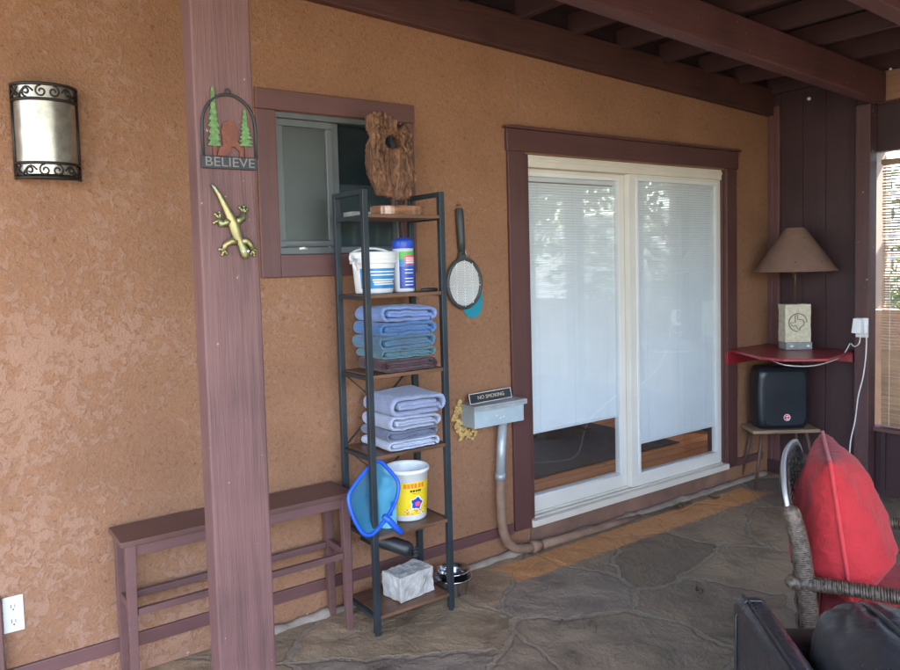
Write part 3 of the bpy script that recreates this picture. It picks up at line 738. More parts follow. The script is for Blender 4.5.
t = thing('wall_outlet', 'white duplex outlet plate low on the stucco wall at the left edge', 'outlet', (.243,0,.373))
b = MB(); b.box(.209,.278,-.007,-.001,.305,.441); b.build('cover_plate', M['plasticwhite'], t, bevel=.003)
for zc in (.345,.402):
    b = MB(); b.box(.226,.261,-.0095,-.0071,zc-.019,zc+.019); f = b.build('socket', M['plasticwhite'], t, bevel=.004)
    b = MB(); b.box(.235,.2375,-.0104,-.0096,zc-.003,zc+.011); b.box(.248,.2505,-.0104,-.0096,zc-.003,zc+.009); b.box(.241,.246,-.0104,-.0096,zc-.013,zc-.007)
    b.build('slots', M['black'], f)

# ------------------------------------------------------------------ ornaments on the post
t = thing('believe_sign', 'black arched metal sign reading BELIEVE with two trees on the post', 'sign', (.84,-.87,1.96))
Y0, Y1 = -.876, -.868
b = MB(); b.box(.750,.928,Y0,Y1,1.960,1.999); b.build('name_plate', M['signblk'], t, bevel=.002)
b = MB(); pts = [(.757,-.872,1.995),(.757,-.872,2.08)]+[(.8425-.0855*cos(pi*i/20),-.872,2.09+.102*sin(pi*i/20)) for i in range(21)]+[(.928,-.872,2.08),(.928,-.872,1.995)]
b.tube(pts, .0045, 6); b.tube([(.8425+.008*cos(k*pi/5),-.872,2.202+.008*sin(k*pi/5)) for k in range(10)], .0025, 5, closed=True)
b.build('arch', M['signblk'], t, smooth=True)
text_mesh('letters', 'BELIEVE', .041, .0008, upright((.839,-.8768,1.9795)), M['signtxt'], t, sx=1.16)
def sign_tree(x, z0, z1, wd, seed):
    rr = random.Random(seed); L = []; Rr = []; n = 9
    for i in range(n):
        q = i/n; z = z0+(z1-z0)*q; ww = wd*(1-q*.85)
        L += [(x-ww*rr.uniform(.75,1.05), z), (x-ww*.45, z+(z1-z0)/n*.8)]; Rr += [(x+ww*rr.uniform(.75,1.05), z), (x+ww*.45, z+(z1-z0)/n*.8)]
    poly = L+[(x,z1)]+list(reversed(Rr))
    m = MB(); m.prism(poly, lambda a,b_,tt: (a,tt,b_), -.8745, -.8695); return m
sign_tree(.793,2.03,2.212,.026,4).build('tree', M['signgreen'], t)
sign_tree(.893,2.035,2.150,.025,5).build('tree', M['signgreen'], t)
b = MB()
fig = [(.800,2.0),(.806,2.022),(.820,2.034),(.818,2.052),(.815,2.075),(.822,2.100),(.838,2.112),(.856,2.108),(.866,2.092),(.868,2.070),(.866,2.048),(.874,2.036),(.884,2.022),(.882,2.0),(.872,2.0),(.872,2.016),(.856,2.030),(.846,2.030),(.842,2.016),(.828,2.004),(.826,2.0)]
b.prism(fig, lambda a,b_,tt: (a,tt,b_), -.875, -.869)
b.box(.788,.797,-.874,-.870,1.999,2.03); b.box(.890,.896,-.874,-.870,1.999,2.036)
b.build('walking_figure', M['rust'], t)

def px(u, v):   # metric layout of the lizard taken from its own proportions
    return (.783+(u-213)*.00305, 0, 1.912-(v-184)*.00313)
t = thing('gecko_ornament', 'green gold metal gecko ornament climbing down the post', 'ornament', (.84,-.87,1.79))
def P3(u, v, y): q = px(u,v); return (q[0], y, q[2])
b = MB()
body = [(211.5,184.5,.004),(214,188,.0055),(218,194,.0075),(222,202,.0095),(226,210,.012),(229,216,.0155),(232,223,.0185),(234,230,.0185),(236,237,.0165),(238.5,243,.0125),(240.5,247,.0135),(242.5,252,.0155),(243.5,256,.0125),(244,259,.006)]
b.tube([P3(u,v,-.878) for u,v,_ in body], [r for _,_,r in body], 12, flat=((0,1,0),.7))
def limb(ps, r0, toes):
    m = len(ps); b.tube([P3(u,v,-.874) for u,v in ps], [1.35*r0*(1-.4*i/(m-1)) for i in range(m)], 8)
    u, v = ps[-1]
    for du, dv in toes:
        b.tube([P3(u,v,-.872), P3(u+du*.6,v+dv*.6,-.874), P3(u+du,v+dv,-.871)], [.0055,.0045,.0045], 6)
        q = P3(u+du,v+dv,-.871); b.ball(q,.0062,1)
limb([(234,222),(239,219.5),(242.5,218),(243.5,212)], .011, [(-3.5,-5),(1,-6),(4.5,-3.5)])
limb([(228,221),(223,222.5),(219,224),(218.5,219)], .011, [(-4.5,-5),(0,-7),(-6,3.5)])
limb([(235,241),(229,241),(223,244.5),(221,250)], .010, [(-4,-1),(-1.5,4.5),(3,3)])
limb([(240,241),(246,241),(250,245),(252,250)], .010, [(3.5,0),(1.5,5.5),(-2,4)])
g = b.build('gecko_body', M['gecko'], t, smooth=True)
b = MB(); b.ball(P3(240.6,252,-.889),.0042,2); b.ball(P3(245.2,251.5,-.889),.0042,2); b.build('eyes', M['plasticwhite'], t, smooth=True)
b = MB(); b.ball(P3(240.6,252.4,-.8925),.002,1); b.ball(P3(245.2,251.9,-.8925),.002,1); b.build('pupils', M['black'], t, smooth=True)

# ------------------------------------------------------------------ console table
t = thing('console_table', 'narrow maroon console table against the wall behind the post', 'table', (1.07,-.14,0))
b = MB(); b.box(.584,1.566,-.246,-.022,.610,.632); b.build('tabletop', M['console_top_shaded'], t, bevel=.003)
b = MB(); b.box(.612,1.540,-.232,-.214,.565,.6095); b.box(.612,1.540,-.052,-.036,.565,.6095); b.build('apron', M['console'], t, bevel=.002)
for x0, x1, tx in ((.600,.638,-.012),(1.507,1.548,.012)):
    for y0, y1, ty in ((-.240,-.206,.006),(-.062,-.026,-.006)):
        b = MB(); b.leg(x0,x1,y0,y1,.003,.6098,tx,ty); b.build('leg', M['console'], t, bevel=.002)
b = MB(); b.box(.636,1.510,-.234,-.212,.333,.360); b.box(.636,1.510,-.060,-.038,.333,.360); b.build('long_rail', M['console'], t, bevel=.002)
for x in (.610,1.516):
    b = MB(); b.box(x,x+.024,-.2055,-.0625,.340,.372); b.build('side_rail', M['console'], t, bevel=.002)

# ------------------------------------------------------------------ tower rack
RX0, RX1, RY0, RY1 = 1.588, 2.016, -.372, -.085
t = thing('tower_rack', 'tall narrow black steel rack with six brown wooden shelves', 'shelf rack', ((RX0+RX1)/2,-.23,0))
PW = .027
for x in (RX0, RX1-PW):
    for y in (RY0, RY1-PW):
        b = MB(); b.box(x,x+PW,y,y+PW,.012,1.972); p = b.build('post', M['black_steel'], t, bevel=.002)
        b = MB(); b.lathe([(.012,.0),(.012,.0115)], (x+PW/2,y+PW/2,0), 12, cap=True); b.build('foot', M['black'], p)
for x in (RX0, RX1-PW):
    b = MB(); b.box(x+.0005,x+PW-.0005,RY0+PW+.0002,RY1-PW-.0002,1.950,1.9715); b.build('top_bar', M['black_steel'], t, bevel=.002)
LV = [1.866,1.516,1.163,.806,.446,.089]
for z in LV:
    b = MB(); b.box(RX0+PW+.001,RX1-PW-.001,RY0+.003,RY1-.002,z-.016,z); s = b.build('shelf_board', M['shelfwood'], t, bevel=.002)
    for x in (RX0+.004, RX1-PW+.004):
        b = MB(); b.box(x,x+PW-.008,RY0+PW+.0002,RY1-PW-.0002,z-.022,z-.004); b.build('side_bar', M['black_steel'], s, bevel=.0015)
for za, zb in ((1.145,.81),(.79,.45)):
    b = MB(); b.bar((RX0+PW,RY1-.006,za),(RX1-PW,RY1-.006,zb),.004,.012,(0,1,0)); b.bar((RX0+PW,RY1-.011,zb),(RX1-PW,RY1-.011,za),.004,.012,(0,1,0))
    b.build('cross_brace', M['black_steel'], t)

# top shelf: driftwood, book
o = None
b = MB(); b.box(1.705,1.80,-.215,-.12,1.867,1.889); o = b.build('thin_book', M['conc'], None, bevel=.002); o.matrix_world = Matrix.Translation((-.065,.03,0)); tag(o, 'thin grey booklet lying at the left of the top shelf', 'book')
t = thing('driftwood_sculpture', 'gnarled brown driftwood sculpture with a hole on a polished wood slab', 'sculpture', (1.855,-.2,1.867))
b = MB()
sl = []
for i in range(40):
    a = 2*pi*i/40; rx = .128*(1+.05*sin(3*a+1)); ry = .075
    sl.append((1.858+rx*math.copysign(abs(cos(a))**.7,cos(a)), -.215+ry*math.copysign(abs(sin(a))**.7,sin(a))))
b.prism(sl, lambda a,c,z: (a,c,z), 1.868, 1.914); b.build('slab_base', simple('slab_wood', (.30,.135,.068), .25, var=.5, nscale=9, bstr=.05, coat=.6, stretch=(1,1,6)), t, bevel=.006, seg=3)
outer = [(65,90),(78,72),(95,60),(120,58),(150,55),(172,68),(190,80),(222,95),(225,130),(245,150),(262,140),(272,122),(285,110),(300,120),(302,150),(300,180),(306,205),(310,230),(316,280),(310,330),(320,365),(325,400),(330,440),(325,480),(310,500),(300,520),(302,545),(298,566),(280,560),(262,572),(240,562),(225,574),(212,562),(205,570),(190,548),(170,556),(150,538),(130,545),(112,538),(104,510),(95,480),(80,450),(70,420),(72,380),(64,340),(65,300),(72,250),(75,200),(68,165),(65,130)]
HC = (203,225)
def ow(X, Yp): return (1.720+(X-62)*.00088, 1.942+(566-Yp)*.000793)
def rayhit(a):
    dx, dy = cos(a), sin(a); best = 0
    for i in range(len(outer)):
        x1, y1 = outer[i][0]-HC[0], outer[i][1]-HC[1]; x2, y2 = outer[(i+1)%len(outer)][0]-HC[0], outer[(i+1)%len(outer)][1]-HC[1]
        den = dx*(y2-y1)-dy*(x2-x1)
        if abs(den) < 1e-9: continue
        tt = (x1*(y2-y1)-y1*(x2-x1))/den; s_ = (x1*dy-y1*dx)/den
        if tt > 0 and -1e-6 <= s_ <= 1+1e-6: best = max(best, tt)
    return best
NA, NR = 190, 34
b = MB(); rings = []
for k in range(NA):
    a = 2*pi*k/NA; ro = rayhit(a); ri = 38+9*cos(2*a)+6*sin(3*a)
    if a > .6 and a < 2.4: ri += 14*max(0,sin((a-.6)/1.8*pi))
    row = []
    for side in (0,1):
        for j in range(NR+1):
            q = j/NR if side == 0 else 1-j/NR
            r = ri+(ro-ri)*q; X = HC[0]+r*cos(a); Yp = HC[1]+r*sin(a)
            x, z = ow(X, Yp)
            prof = (max(0,1-(2*q-1)**4))**.5
            nz = noise.fractal(Vector((X*.030,Yp*.0075,side*9.0)),1.0,2.2,5); rid = abs(noise.noise(Vector((X*.05+1.2*noise.noise(Vector((Yp*.02,1,1))),Yp*.012,3+side*5))))
            tro = math.exp(-((X-212)/48)**2-((Yp-385)/95)**2); lob = .55+.75*min(1,abs(X-200)/95)
            th = .050*lob*(1-.9*tro)*prof*(.85+.75*nz-1.0*rid)+.003
            dirt = .004*noise.noise(Vector((X*.11,Yp*.11,7)))
            y = -.20+(-th if side == 0 else th)+dirt
            row.append(b.v((x+.003*noise.noise(Vector((X*.08,Yp*.08,2))), y, z)))
    rings.append(row)
for k in range(NA):
    A, B = rings[k], rings[(k+1)%NA]
    for j in range(len(A)): b.f([A[j], A[(j+1)%len(A)], B[(j+1)%len(A)], B[j]])
b.build('driftwood', M['drift'], t, smooth=True)
for x_ in (1.838,1.906):
    b = MB(); b.box(x_,x_+.013,-.207,-.193,1.9145,1.955); b.build('peg', M['furniture'], t)

# second shelf: pail, wipes tub, pen
t = thing('white_pail', 'small white lidded pail with blue label and wire handle on the second shelf', 'pail', (1.722,-.215,1.517))
c = (1.722,-.215,1.5175)
b = MB(); b.lathe([(.0,.0),(.082,.0),(.086,.006),(.098,.148),(.098,.15),(.0,.15)], c, 40); b.build('body', M['plasticwhite'], t, smooth=True)
b = MB(); b.lathe([(.106,.134),(.108,.137),(.108,.150),(.105,.153),(.105,.172),(.108,.176),(.106,.186),(.096,.188),(.094,.182),(.0,.182)], c, 40); b.build('lid', M['plasticwhite'], t, smooth=True)
b = MB(); b.lathe([(.0885,.022),(.0958,.112)], c, 30, radians(200), radians(345)); lb = b.build('label_panel', M['labelblue'], t, smooth=True)
b = MB()
for z, r, a0, a1 in ((.094,.0952,225,330),(.080,.0941,232,322),(.058,.0922,236,318),(.048,.0914,238,305),(.038,.0906,240,315)):
    b.lathe([(r,z),(r+.0004,z+.006)], c, 14, radians(a0), radians(a1))
b.build('label_text', M['plasticwhite'], lb)
b = MB(); b.tube([(c[0]-.108,c[1]-.01,c[2]+.150)]+[(c[0]-.122*cos(pi*i/16)-.006,c[1]-.02+.045*sin(pi*i/16),c[2]+.152+.052*sin(pi*i/16)) for i in range(17)]+[(c[0]+.108,c[1]-.01,c[2]+.150)], .0055, 8); b.tube([(c[0]-.109,c[1]-.03,c[2]+.155),(c[0]-.128,c[1]-.05,c[2]+.13),(c[0]-.12,c[1]-.06,c[2]+.105)], .008, 8); b.build('handle', M['plasticwhite'], t, smooth=True)
t = thing('wipes_tub', 'tall white tub of wipes with blue cap and bright label beside the pail', 'tub', (1.874,-.22,1.517))
c = (1.876,-.225,1.5175)
b = MB(); b.lathe([(.0,.0),(.046,.0),(.049,.005),(.049,.205),(.0,.205)], c, 32); b.build('body', M['plasticwhite'], t, smooth=True)
b = MB(); b.lathe([(.0505,.200),(.0515,.203),(.0515,.232),(.048,.240),(.030,.243),(.028,.250),(.0,.250)], c, 32); b.build('cap', M['labeldeep'], t, smooth=True)
for z0, z1, m_, n_ in ((.016,.118,'labeldeep','label_panel'),(.1185,.150,'labelblue','label_panel'),(.1505,.186,'labelgreen','label_panel')):
    b = MB(); b.lathe([(.0496,z0),(.0496,z1)], c, 24, radians(215), radians(395)); b.build(n_, M[m_], t, smooth=True)
b = MB(); b.lathe([(.0501,.126),(.0501,.168)], c, 14, radians(245), radians(325)); lb = b.build('label_badge', M['labelpink'], t, smooth=True)
b = MB()
for z in (.152,.142,.132): b.lathe([(.0505,z),(.0505,z+.006)], c, 10, radians(252), radians(318))
b.build('label_text', M['plasticwhite'], lb); b = MB()
for z in (.10,.085,.06,.045,.03): b.lathe([(.0501,z),(.0501,z+.004)], c, 10, radians(245), radians(300))
b.build('label_text', M['plasticwhite'], lb)
b = MB(); b.tube([(1.905,-.325,1.5245),(1.985,-.340,1.5245)], [.0075,.0075], 10); b.tube([(1.93,-.33,1.531),(1.975,-.338,1.531)], .0025, 5)
o = b.build('black_pen', M['black'], None, smooth=True); tag(o, 'black marker pen lying at the front edge of the second shelf', 'pen')

# towels
def towel(x0, x1, y0, y1, z0, th, col, label, seed, name='folded_towel', rot=0, left=True, rough=.5):
    """flattened spiral fold drawn in x-z, run along y"""
    rr = random.Random(seed); lay = th/4.0
    def ring(inset, n=10):
        L, Rg, zb, zt = x0+inset, x1-inset, z0+inset, z0+th-inset
        r = (zt-zb)/2; zc = (zb+zt)/2; p = []
        return L+r, Rg-r, zc, r
    path = []
    La, Ra, zc, r = ring(lay*.5)
    path += [(La+(Ra-La)*.55, zc-r)] if False else []
    # outer loop: starts bottom right of centre, goes left, round the left fold, over the top, round the right fold, back inside
    path.append((Ra-.01, zc-r)); path.append(((La+Ra)/2, zc-r)); path.append((La, zc-r))
    for k in range(1,9): a = -pi/2-pi*k/8; path.append((La+r*cos(a), zc+r*sin(a)))
    path.append(((La+Ra)/2, zc+r)); path.append((Ra, zc+r))
    for k in range(1,8): a = pi/2-pi*k/8; path.append((Ra+r*cos(a)*1.0, zc+r*sin(a)))
    r2 = r-lay*1.12; R2 = Ra+.002
    path.append((R2-.004, zc-r+lay*1.12)) ; path.append(((La+Ra)/2, zc-r2)); path.append((La+.012, zc-r2))
    for k in range(1,7): a = -pi/2-pi*k/7; path.append((La+.012+max(r2,.002)*cos(a), zc+max(r2,.002)*sin(a)))
    path.append(((La+Ra)/2, zc+r2)); path.append((R2-.02, zc+r2*.95))
    # resample
    out = []
    for i in range(len(path)-1):
        A, B = path[i], path[i+1]; d = math.dist(A,B); m = max(1,int(d/.0065))
        for k in range(m): out.append((A[0]+(B[0]-A[0])*k/m, A[1]+(B[1]-A[1])*k/m))
    out.append(path[-1]); n = len(out)
    hw = lay*.47
    offs = []
    for i in range(n):
        a = Vector(out[max(i-1,0)]); c_ = Vector(out[min(i+1,n-1)]); d = (c_-a); d = d.normalized() if d.length > 1e-9 else Vector((1,0)); offs.append(Vector((-d.y,d.x))*hw)
    b = MB(); NY = 40; cols = []
    for j in range(NY+1):
        q = j/NY; y = y0+(y1-y0)*q
        e = min(q,1-q)*(y1-y0); fac = min(1,.35+e/.012*.65) if e < .012 else 1
        top = []; bot = []
        for i in range(n):
            x, z = out[i]
            wob = .009*noise.noise(Vector((x*11+seed*3,y*9,z*26))); z += .0016*noise.noise(Vector((x*190,y*190,z*190+seed)))+.010*noise.noise(Vector((x*5+seed*5,y*5,seed)))*(z-z0)/.06; sag = .006*noise.noise(Vector((x*22,y*7,seed)))
            yy = y+.006*noise.noise(Vector((x*17,z*50,seed*2.0)))
            sl_ = .0 if not rot else rot*(y-y0)
            top.append(b.v((x+offs[i].x*fac+wob+sl_, yy, z+offs[i].y*fac+sag*.6))); bot.append(b.v((x-offs[i].x*fac+wob+sl_, yy, z-offs[i].y*fac+sag*.6)))
        cols.append((top,bot))
    for j in range(NY):
        (ta,ba),(tb,bb) = cols[j], cols[j+1]
        for i in range(n-1):
            b.f([ta[i],ta[i+1],tb[i+1],tb[i]]); b.f([ba[i],bb[i],bb[i+1],ba[i+1]])
        b.f([ta[0],tb[0],bb[0],ba[0]]); b.f([ta[-1],ba[-1],bb[-1],tb[-1]])
    for j in (0,NY):
        tt, bb = cols[j]
        for i in range(n-1): b.f([tt[i],tt[i+1],bb[i+1],bb[i]])
    o = b.build(name, fabric('terry_%d' % seed, mul(col,.72), 130, 1.0, .25, .95), None, smooth=True)
    return tag(o, label, 'towel', 'towels folded on the rack')
TZ = LV[2]+.002
towel(1.672,1.962,-.366,-.115,TZ,.058,(.080,.030,.042),'dark maroon folded towel at the bottom of the blue towel pile',1)
towel(1.668,1.950,-.362,-.115,TZ+.059,.040,(.115,.255,.325),'grey teal folded towel just above the maroon towel',2)
towel(1.650,1.958,-.366,-.110,TZ+.100,.062,(.10,.225,.36),'steel blue folded towel in the middle of the upper pile',3)
towel(1.655,1.962,-.366,-.110,TZ+.163,.060,(.095,.245,.56),'strong blue folded towel second from the top of the upper pile',4)
towel(1.668,1.968,-.366,-.110,TZ+.224,.068,(.235,.36,.72),'light periwinkle blue folded towel on top of the upper pile',5)
TZ = LV[3]+.002
towel(1.688,1.962,-.364,-.105,TZ,.046,(.56,.63,.80),'pale ribbed folded towel at the bottom of the lower pile',6)
towel(1.684,1.955,-.360,-.105,TZ+.047,.042,(.19,.22,.34),'dark slate blue folded towel in the lower pile',7)
towel(1.692,1.972,-.366,-.105,TZ+.090,.062,(.50,.56,.74),'pale lavender grey folded towel second from top of the lower pile',8)
towel(1.700,2.003,-.372,-.105,TZ+.153,.088,(.36,.42,.62),'thick grey blue folded towel on top of the lower pile',9)

# fifth shelf: tub, bottle, skimmer
t = thing('yellow_tub', 'open white plastic tub with a bright yellow label on the fifth shelf', 'tub', (1.868,-.215,.447))
c = (1.868,-.212,.4475)
b = MB(); b.lathe([(.0,.0),(.085,.0),(.089,.006),(.100,.222),(.108,.224),(.109,.238),(.106,.242),(.101,.240),(.096,.225),(.087,.012),(.0,.010)], c, 48); b.build('body', M['plasticwhite'], t, smooth=True)
def band(z0, z1, a0, a1, off=.0007):
    rr_ = lambda z: .089+(z-.006)*.011/.216+off
    return [(rr_(z0),z0),(rr_(z1),z1)], c, max(6,int((a1-a0)/5)), radians(a0), radians(a1)
b = MB(); b.lathe(*band(.030,.186,170,318)); lb = b.build('label_panel', M['labelyellow'], t, smooth=True)
b = MB()
for a0 in (228,238,248,258): b.lathe(*band(.158,.180,a0,a0+8,.0012))
for a0 in (270,281): b.lathe(*band(.158,.180,a0,a0+8,.0012))
b.build('label_title', M['labelorange'], lb)
b = MB()
for a0, a1 in ((246,252),(253.5,260),(262,267),(268.5,274),(275,279)): b.lathe(*band(.140,.150,a0,a1,.0012))
b.lathe(*band(.131,.133,252,274,.0012))
b.build('label_script', M['black'], lb)
def disc_on(a_c, z_c, ra, rz_, off, m, seg=20):
    mm = MB(); rr_ = .089+(z_c-.006)*.011/.216+off
    cc = mm.v((c[0]+rr_*cos(radians(a_c)),c[1]+rr_*sin(radians(a_c)),c[2]+z_c)); ring = []
    for k in range(seg):
        th = 2*pi*k/seg; wv = 1+.16*sin(5*th+1); a = radians(a_c+ra*cos(th)*wv); z = z_c+rz_*sin(th)*wv; r3 = .089+(z-.006)*.011/.216+off
        ring.append(mm.v((c[0]+r3*cos(a),c[1]+r3*sin(a),c[2]+z)))
    for k in range(seg): mm.f([cc,ring[k],ring[(k+1)%seg]])
    return mm.build('label_picture', M[m], lb)
disc_on(266,.085,20,.032,.0012,'plasticwhite'); disc_on(266,.085,16,.026,.0017,'labeldeep'); disc_on(268,.082,8,.012,.0022,'labelpink')
b = MB()
for k in range(26):
    a = R.uniform(228,300); z = R.uniform(.033,.056); b.lathe(*band(z,z+.006,a,a+R.uniform(2,5),.0012))
b.build('label_pebbles', M['labelorange'], lb)
b = MB()
for k in range(20):
    a = R.uniform(228,300); z = R.uniform(.033,.056); b.lathe(*band(z,z+.005,a,a+R.uniform(2,4),.0018))
b.build('label_pebbles', M['plasticwhite'], lb)
t = thing('aqua_bottle', 'pale aqua cleaner bottle standing behind the blue skimmer net', 'bottle', (1.724,-.285,.447))
c = (1.722,-.275,.4475)
b = MB(); b.lathe([(.0,.0),(.038,.0),(.041,.005),(.041,.165),(.036,.185),(.020,.200),(.0,.200)], c, 28); b.build('body', M['aqua'], t, smooth=True)
b = MB(); b.lathe([(.0215,.197),(.0225,.200),(.0225,.228),(.020,.232),(.0,.232)], c, 20); b.build('cap', M['aqua'], t, smooth=True)
b = MB()
for z in (.140,.128): b.lathe([(.0416,z),(.0416,z+.004)], c, 8, radians(270), radians(310))
b.build('label_text', M['labeldeep'], t)
t = thing('pool_skimmer', 'blue framed pool skimmer net leaning out of the rack above the console', 'pool net', (1.62,-.35,.47))
def ny(z): return -.388+(z-.45)*.22
loop = [(1.650,.772),(1.672,.765),(1.705,.722),(1.735,.680),(1.742,.655),(1.735,.620),(1.712,.578),(1.680,.545),(1.640,.512),(1.600,.482),(1.570,.470),(1.540,.478),(1.520,.505),(1.500,.550),(1.486,.600),(1.485,.650),(1.505,.675),(1.560,.722),(1.612,.757),(1.635,.770)]
# smooth the loop
def chaikin(p, n=2):
    for _ in range(n):
        q = []
        for i in range(len(p)):
            A, B = p[i], p[(i+1)%len(p)]
            q += [(A[0]*.75+B[0]*.25,A[1]*.75+B[1]*.25),(A[0]*.25+B[0]*.75,A[1]*.25+B[1]*.75)]
        p = q
    return p
lp = chaikin(loop)
b = MB(); b.tube([(x,ny(z),z) for x,z in lp], .0088, 8, closed=True); b.build('frame', M['netblue'], t, smooth=True)
b = MB(); cx_ = sum(p[0] for p in lp)/len(lp); cz_ = sum(p[1] for p in lp)/len(lp)
rows = []
for q in (1,.8,.55,.3,.08): rows.append([b.v((cx_+(x-cx_)*q, ny(cz_+(z-cz_)*q)+.045*(1-q*q), cz_+(z-cz_)*q-.02*(1-q))) for x,z in lp])
for k in range(4):
    for i in range(len(lp)): b.f([rows[k][i],rows[k][(i+1)%len(lp)],rows[k+1][(i+1)%len(lp)],rows[k+1][i]])
b.f(rows[-1]); b.build('netting', M['net'], t, smooth=True)
b = MB(); b.tube([(1.640,ny(.52)-.004,.540),(1.664,ny(.50)-.008,.515),(1.690,-.392,.482),(1.716,-.402,.452)], [.012,.014,.0135,.0135], 10)
b.tube([(1.700,ny(.58),.585),(1.678,ny(.53),.53)], .007, 6); b.tube([(1.62,ny(.5),.50),(1.655,ny(.51),.517)], .007, 6)
b.build('handle_socket', M['netblue'], t, smooth=True)
# black roll hung under the fifth shelf
b = MB()
b.tube([(1.672,-.12,.372),(1.70,-.16,.362),(1.76,-.22,.340),(1.815,-.27,.317),(1.835,-.285,.31)], [.026,.032,.034,.033,.03], 18)
b.displace(.007, 28, 3)
for k in range(46):
    a = R.uniform(0,6.28); r = R.uniform(0,.03)
    p = Vector((1.835,-.287,.310))+Vector((.5,.65,0)).normalized()*r*cos(a)*1.0+Vector((0,0,1))*r*sin(a)
    b.tube([p,p+Vector((.018+R.uniform(0,.012),-.016-R.uniform(0,.012),R.uniform(-.008,.004)))], [.0035,.002], 5)
o = b.build('grill_brush', M['black'], None, smooth=True); tag(o, 'black bristle brush roll stuck under the fifth shelf', 'brush')
# bottom shelf: block, bowls
t = None
A0 = [(1.746,-.326),(1.948,-.299),(1.930,-.165),(1.728,-.192)]
b = MB()
NXB, NYB, NZB = 14, 10, 9
def blk(u, v, w_):
    a = Vector((*A0[0],0)).lerp(Vector((*A0[1],0)),u); c_ = Vector((*A0[3],0)).lerp(Vector((*A0[2],0)),u); p = a.lerp(c_,v); p.z = .0905+w_*.118; return p
for (ax, s) in ((0,0),(0,1),(1,0),(1,1),(2,0),(2,1)):
    n1, n2 = ((NYB,NZB) if ax == 0 else (NXB,NZB) if ax == 1 else (NXB,NYB))
    b.grid(n1, n2, (lambda p,q,ax=ax,s=s: blk(s,p,q) if ax == 0 else blk(p,s,q) if ax == 1 else blk(p,q,s)))
bmesh.ops.remove_doubles(b.b, verts=b.b.verts, dist=1e-4); bmesh.ops.recalc_face_normals(b.b, faces=b.b.faces)
b.displace(.009, 16, 5, 5)
for v in b.b.verts:
    if v.co.z < .093: v.co.z = .091
o = b.build('stone_block', M['stone'], None, bevel=.003); tag(o, 'rough pale stone block on the bottom shelf of the rack', 'block')
for k, (c, s, lab) in enumerate([((2.118,-.215,.002),1.0,'large steel pet bowl on the floor beside the rack'),((2.118,-.215,.046),.86,'smaller steel pet bowl nested inside the larger bowl')]):
    b = MB(); b.lathe([(x*s, z*s) for x, z in [(.0,.0),(.062,.0),(.070,.006),(.080,.055),(.094,.086),(.100,.088),(.101,.085),(.102,.088),(.098,.092),(.088,.086),(.074,.052),(.064,.010),(.0,.007)]], c, 40)
    o = b.build('steel_bowl', M['steelbowl'], None, smooth=True); tag(o, lab, 'bowl')

# ------------------------------------------------------------------ fly racket, swatter
t = thing('fly_racket', 'black electric fly racket hanging handle up on the stucco wall', 'racket', (2.38,-.02,1.7))
b = MB(); b.tube([(2.355,-.024,1.928),(2.355,-.024,1.92),(2.358,-.025,1.84),(2.362,-.025,1.76),(2.366,-.024,1.70)], [.016,.0215,.0215,.0205,.018], 12); b.build('handle', M['zapper'], t, smooth=True)
b = MB(); b.box(2.354,2.376,-.038,-.012,1.685,1.735); b.build('switch_block', M['black'], t, bevel=.004)
EC, EA, EB = (2.378,1.535), .108, .128
el = [(EC[0]+EA*cos(2*pi*k/48), -.022, EC[1]+EB*sin(2*pi*k/48)) for k in range(48)]
b = MB(); b.tube(el, .0105, 8, closed=True); b.prism([(2.350,1.70),(2.380,1.70),(2.392,1.675),(2.425,1.650),(2.378,1.668),(2.330,1.648),(2.345,1.675)], lambda a,c_,y: (a,y,c_), -.031, -.013)
b.build('head_frame', M['zapper'], t, smooth=False, bevel=.001)
b = MB()
def clip(dx, dz, off):   # chord of the ellipse with direction (dx,dz) at offset
    res = []
    nx, nz = -dz, dx
    A = (dx/EA)**2+(dz/EB)**2; B = 2*(dx*nx*off/EA**2+dz*nz*off/EB**2); C_ = (nx*off/EA)**2+(nz*off/EB)**2-1
    D_ = B*B-4*A*C_
    if D_ <= 0: return None
    return [(nx*off+dx*tt, nz*off+dz*tt) for tt in ((-B-sqrt(D_))/2/A, (-B+sqrt(D_))/2/A)]
for s in (1,-1):
    d_ = (.58, s*.815)
    for k in range(-13,14):
        q = clip(d_[0], d_[1], k*.0092)
        if q: b.tube([(EC[0]+q[0][0],-.022+.001*s,EC[1]+q[0][1]),(EC[0]+q[1][0],-.022+.001*s,EC[1]+q[1][1])], .0026, 4)
b.build('wire_grid', M['wire'], t)
b = MB()
for x in (-.052,0,.052):
    q = clip(0,1,-x); b.tube([(EC[0]+q[0][0],-.028,EC[1]+q[0][1]),(EC[0]+q[1][0],-.028,EC[1]+q[1][1])], .003, 5)
q = clip(1,0,-.012); b.tube([(EC[0]+q[0][0],-.028,EC[1]+q[0][1]),(EC[0]+q[1][0],-.028,EC[1]+q[1][1])], .003, 5)
b.build('support_bars', M['wire'], t)
b = MB(); b.tube([(2.355,-.002,1.945),(2.355,-.03,1.945),(2.355,-.034,1.952)], .003, 5); o = b.build('wall_nail', M['brass'], None); tag(o, 'brass nail in the wall holding up the fly racket', 'nail')
t = thing('fly_swatter', 'teal plastic fly swatter hanging behind the black racket', 'fly swatter', (2.44,-.008,1.42))
b = MB(); pr = chaikin([(2.380,1.352),(2.500,1.345),(2.512,1.50),(2.47,1.535),(2.41,1.535),(2.372,1.50)],2); b.prism(pr, lambda a,c_,y: (a,y,c_), -.009, -.004); b.build('swatter_head', M['teal'], t)
b = MB(); b.tube([(2.44,-.006,1.53),(2.40,-.005,1.72),(2.372,-.004,1.90)], .002, 5); b.build('wire_handle', M['wire'], t)

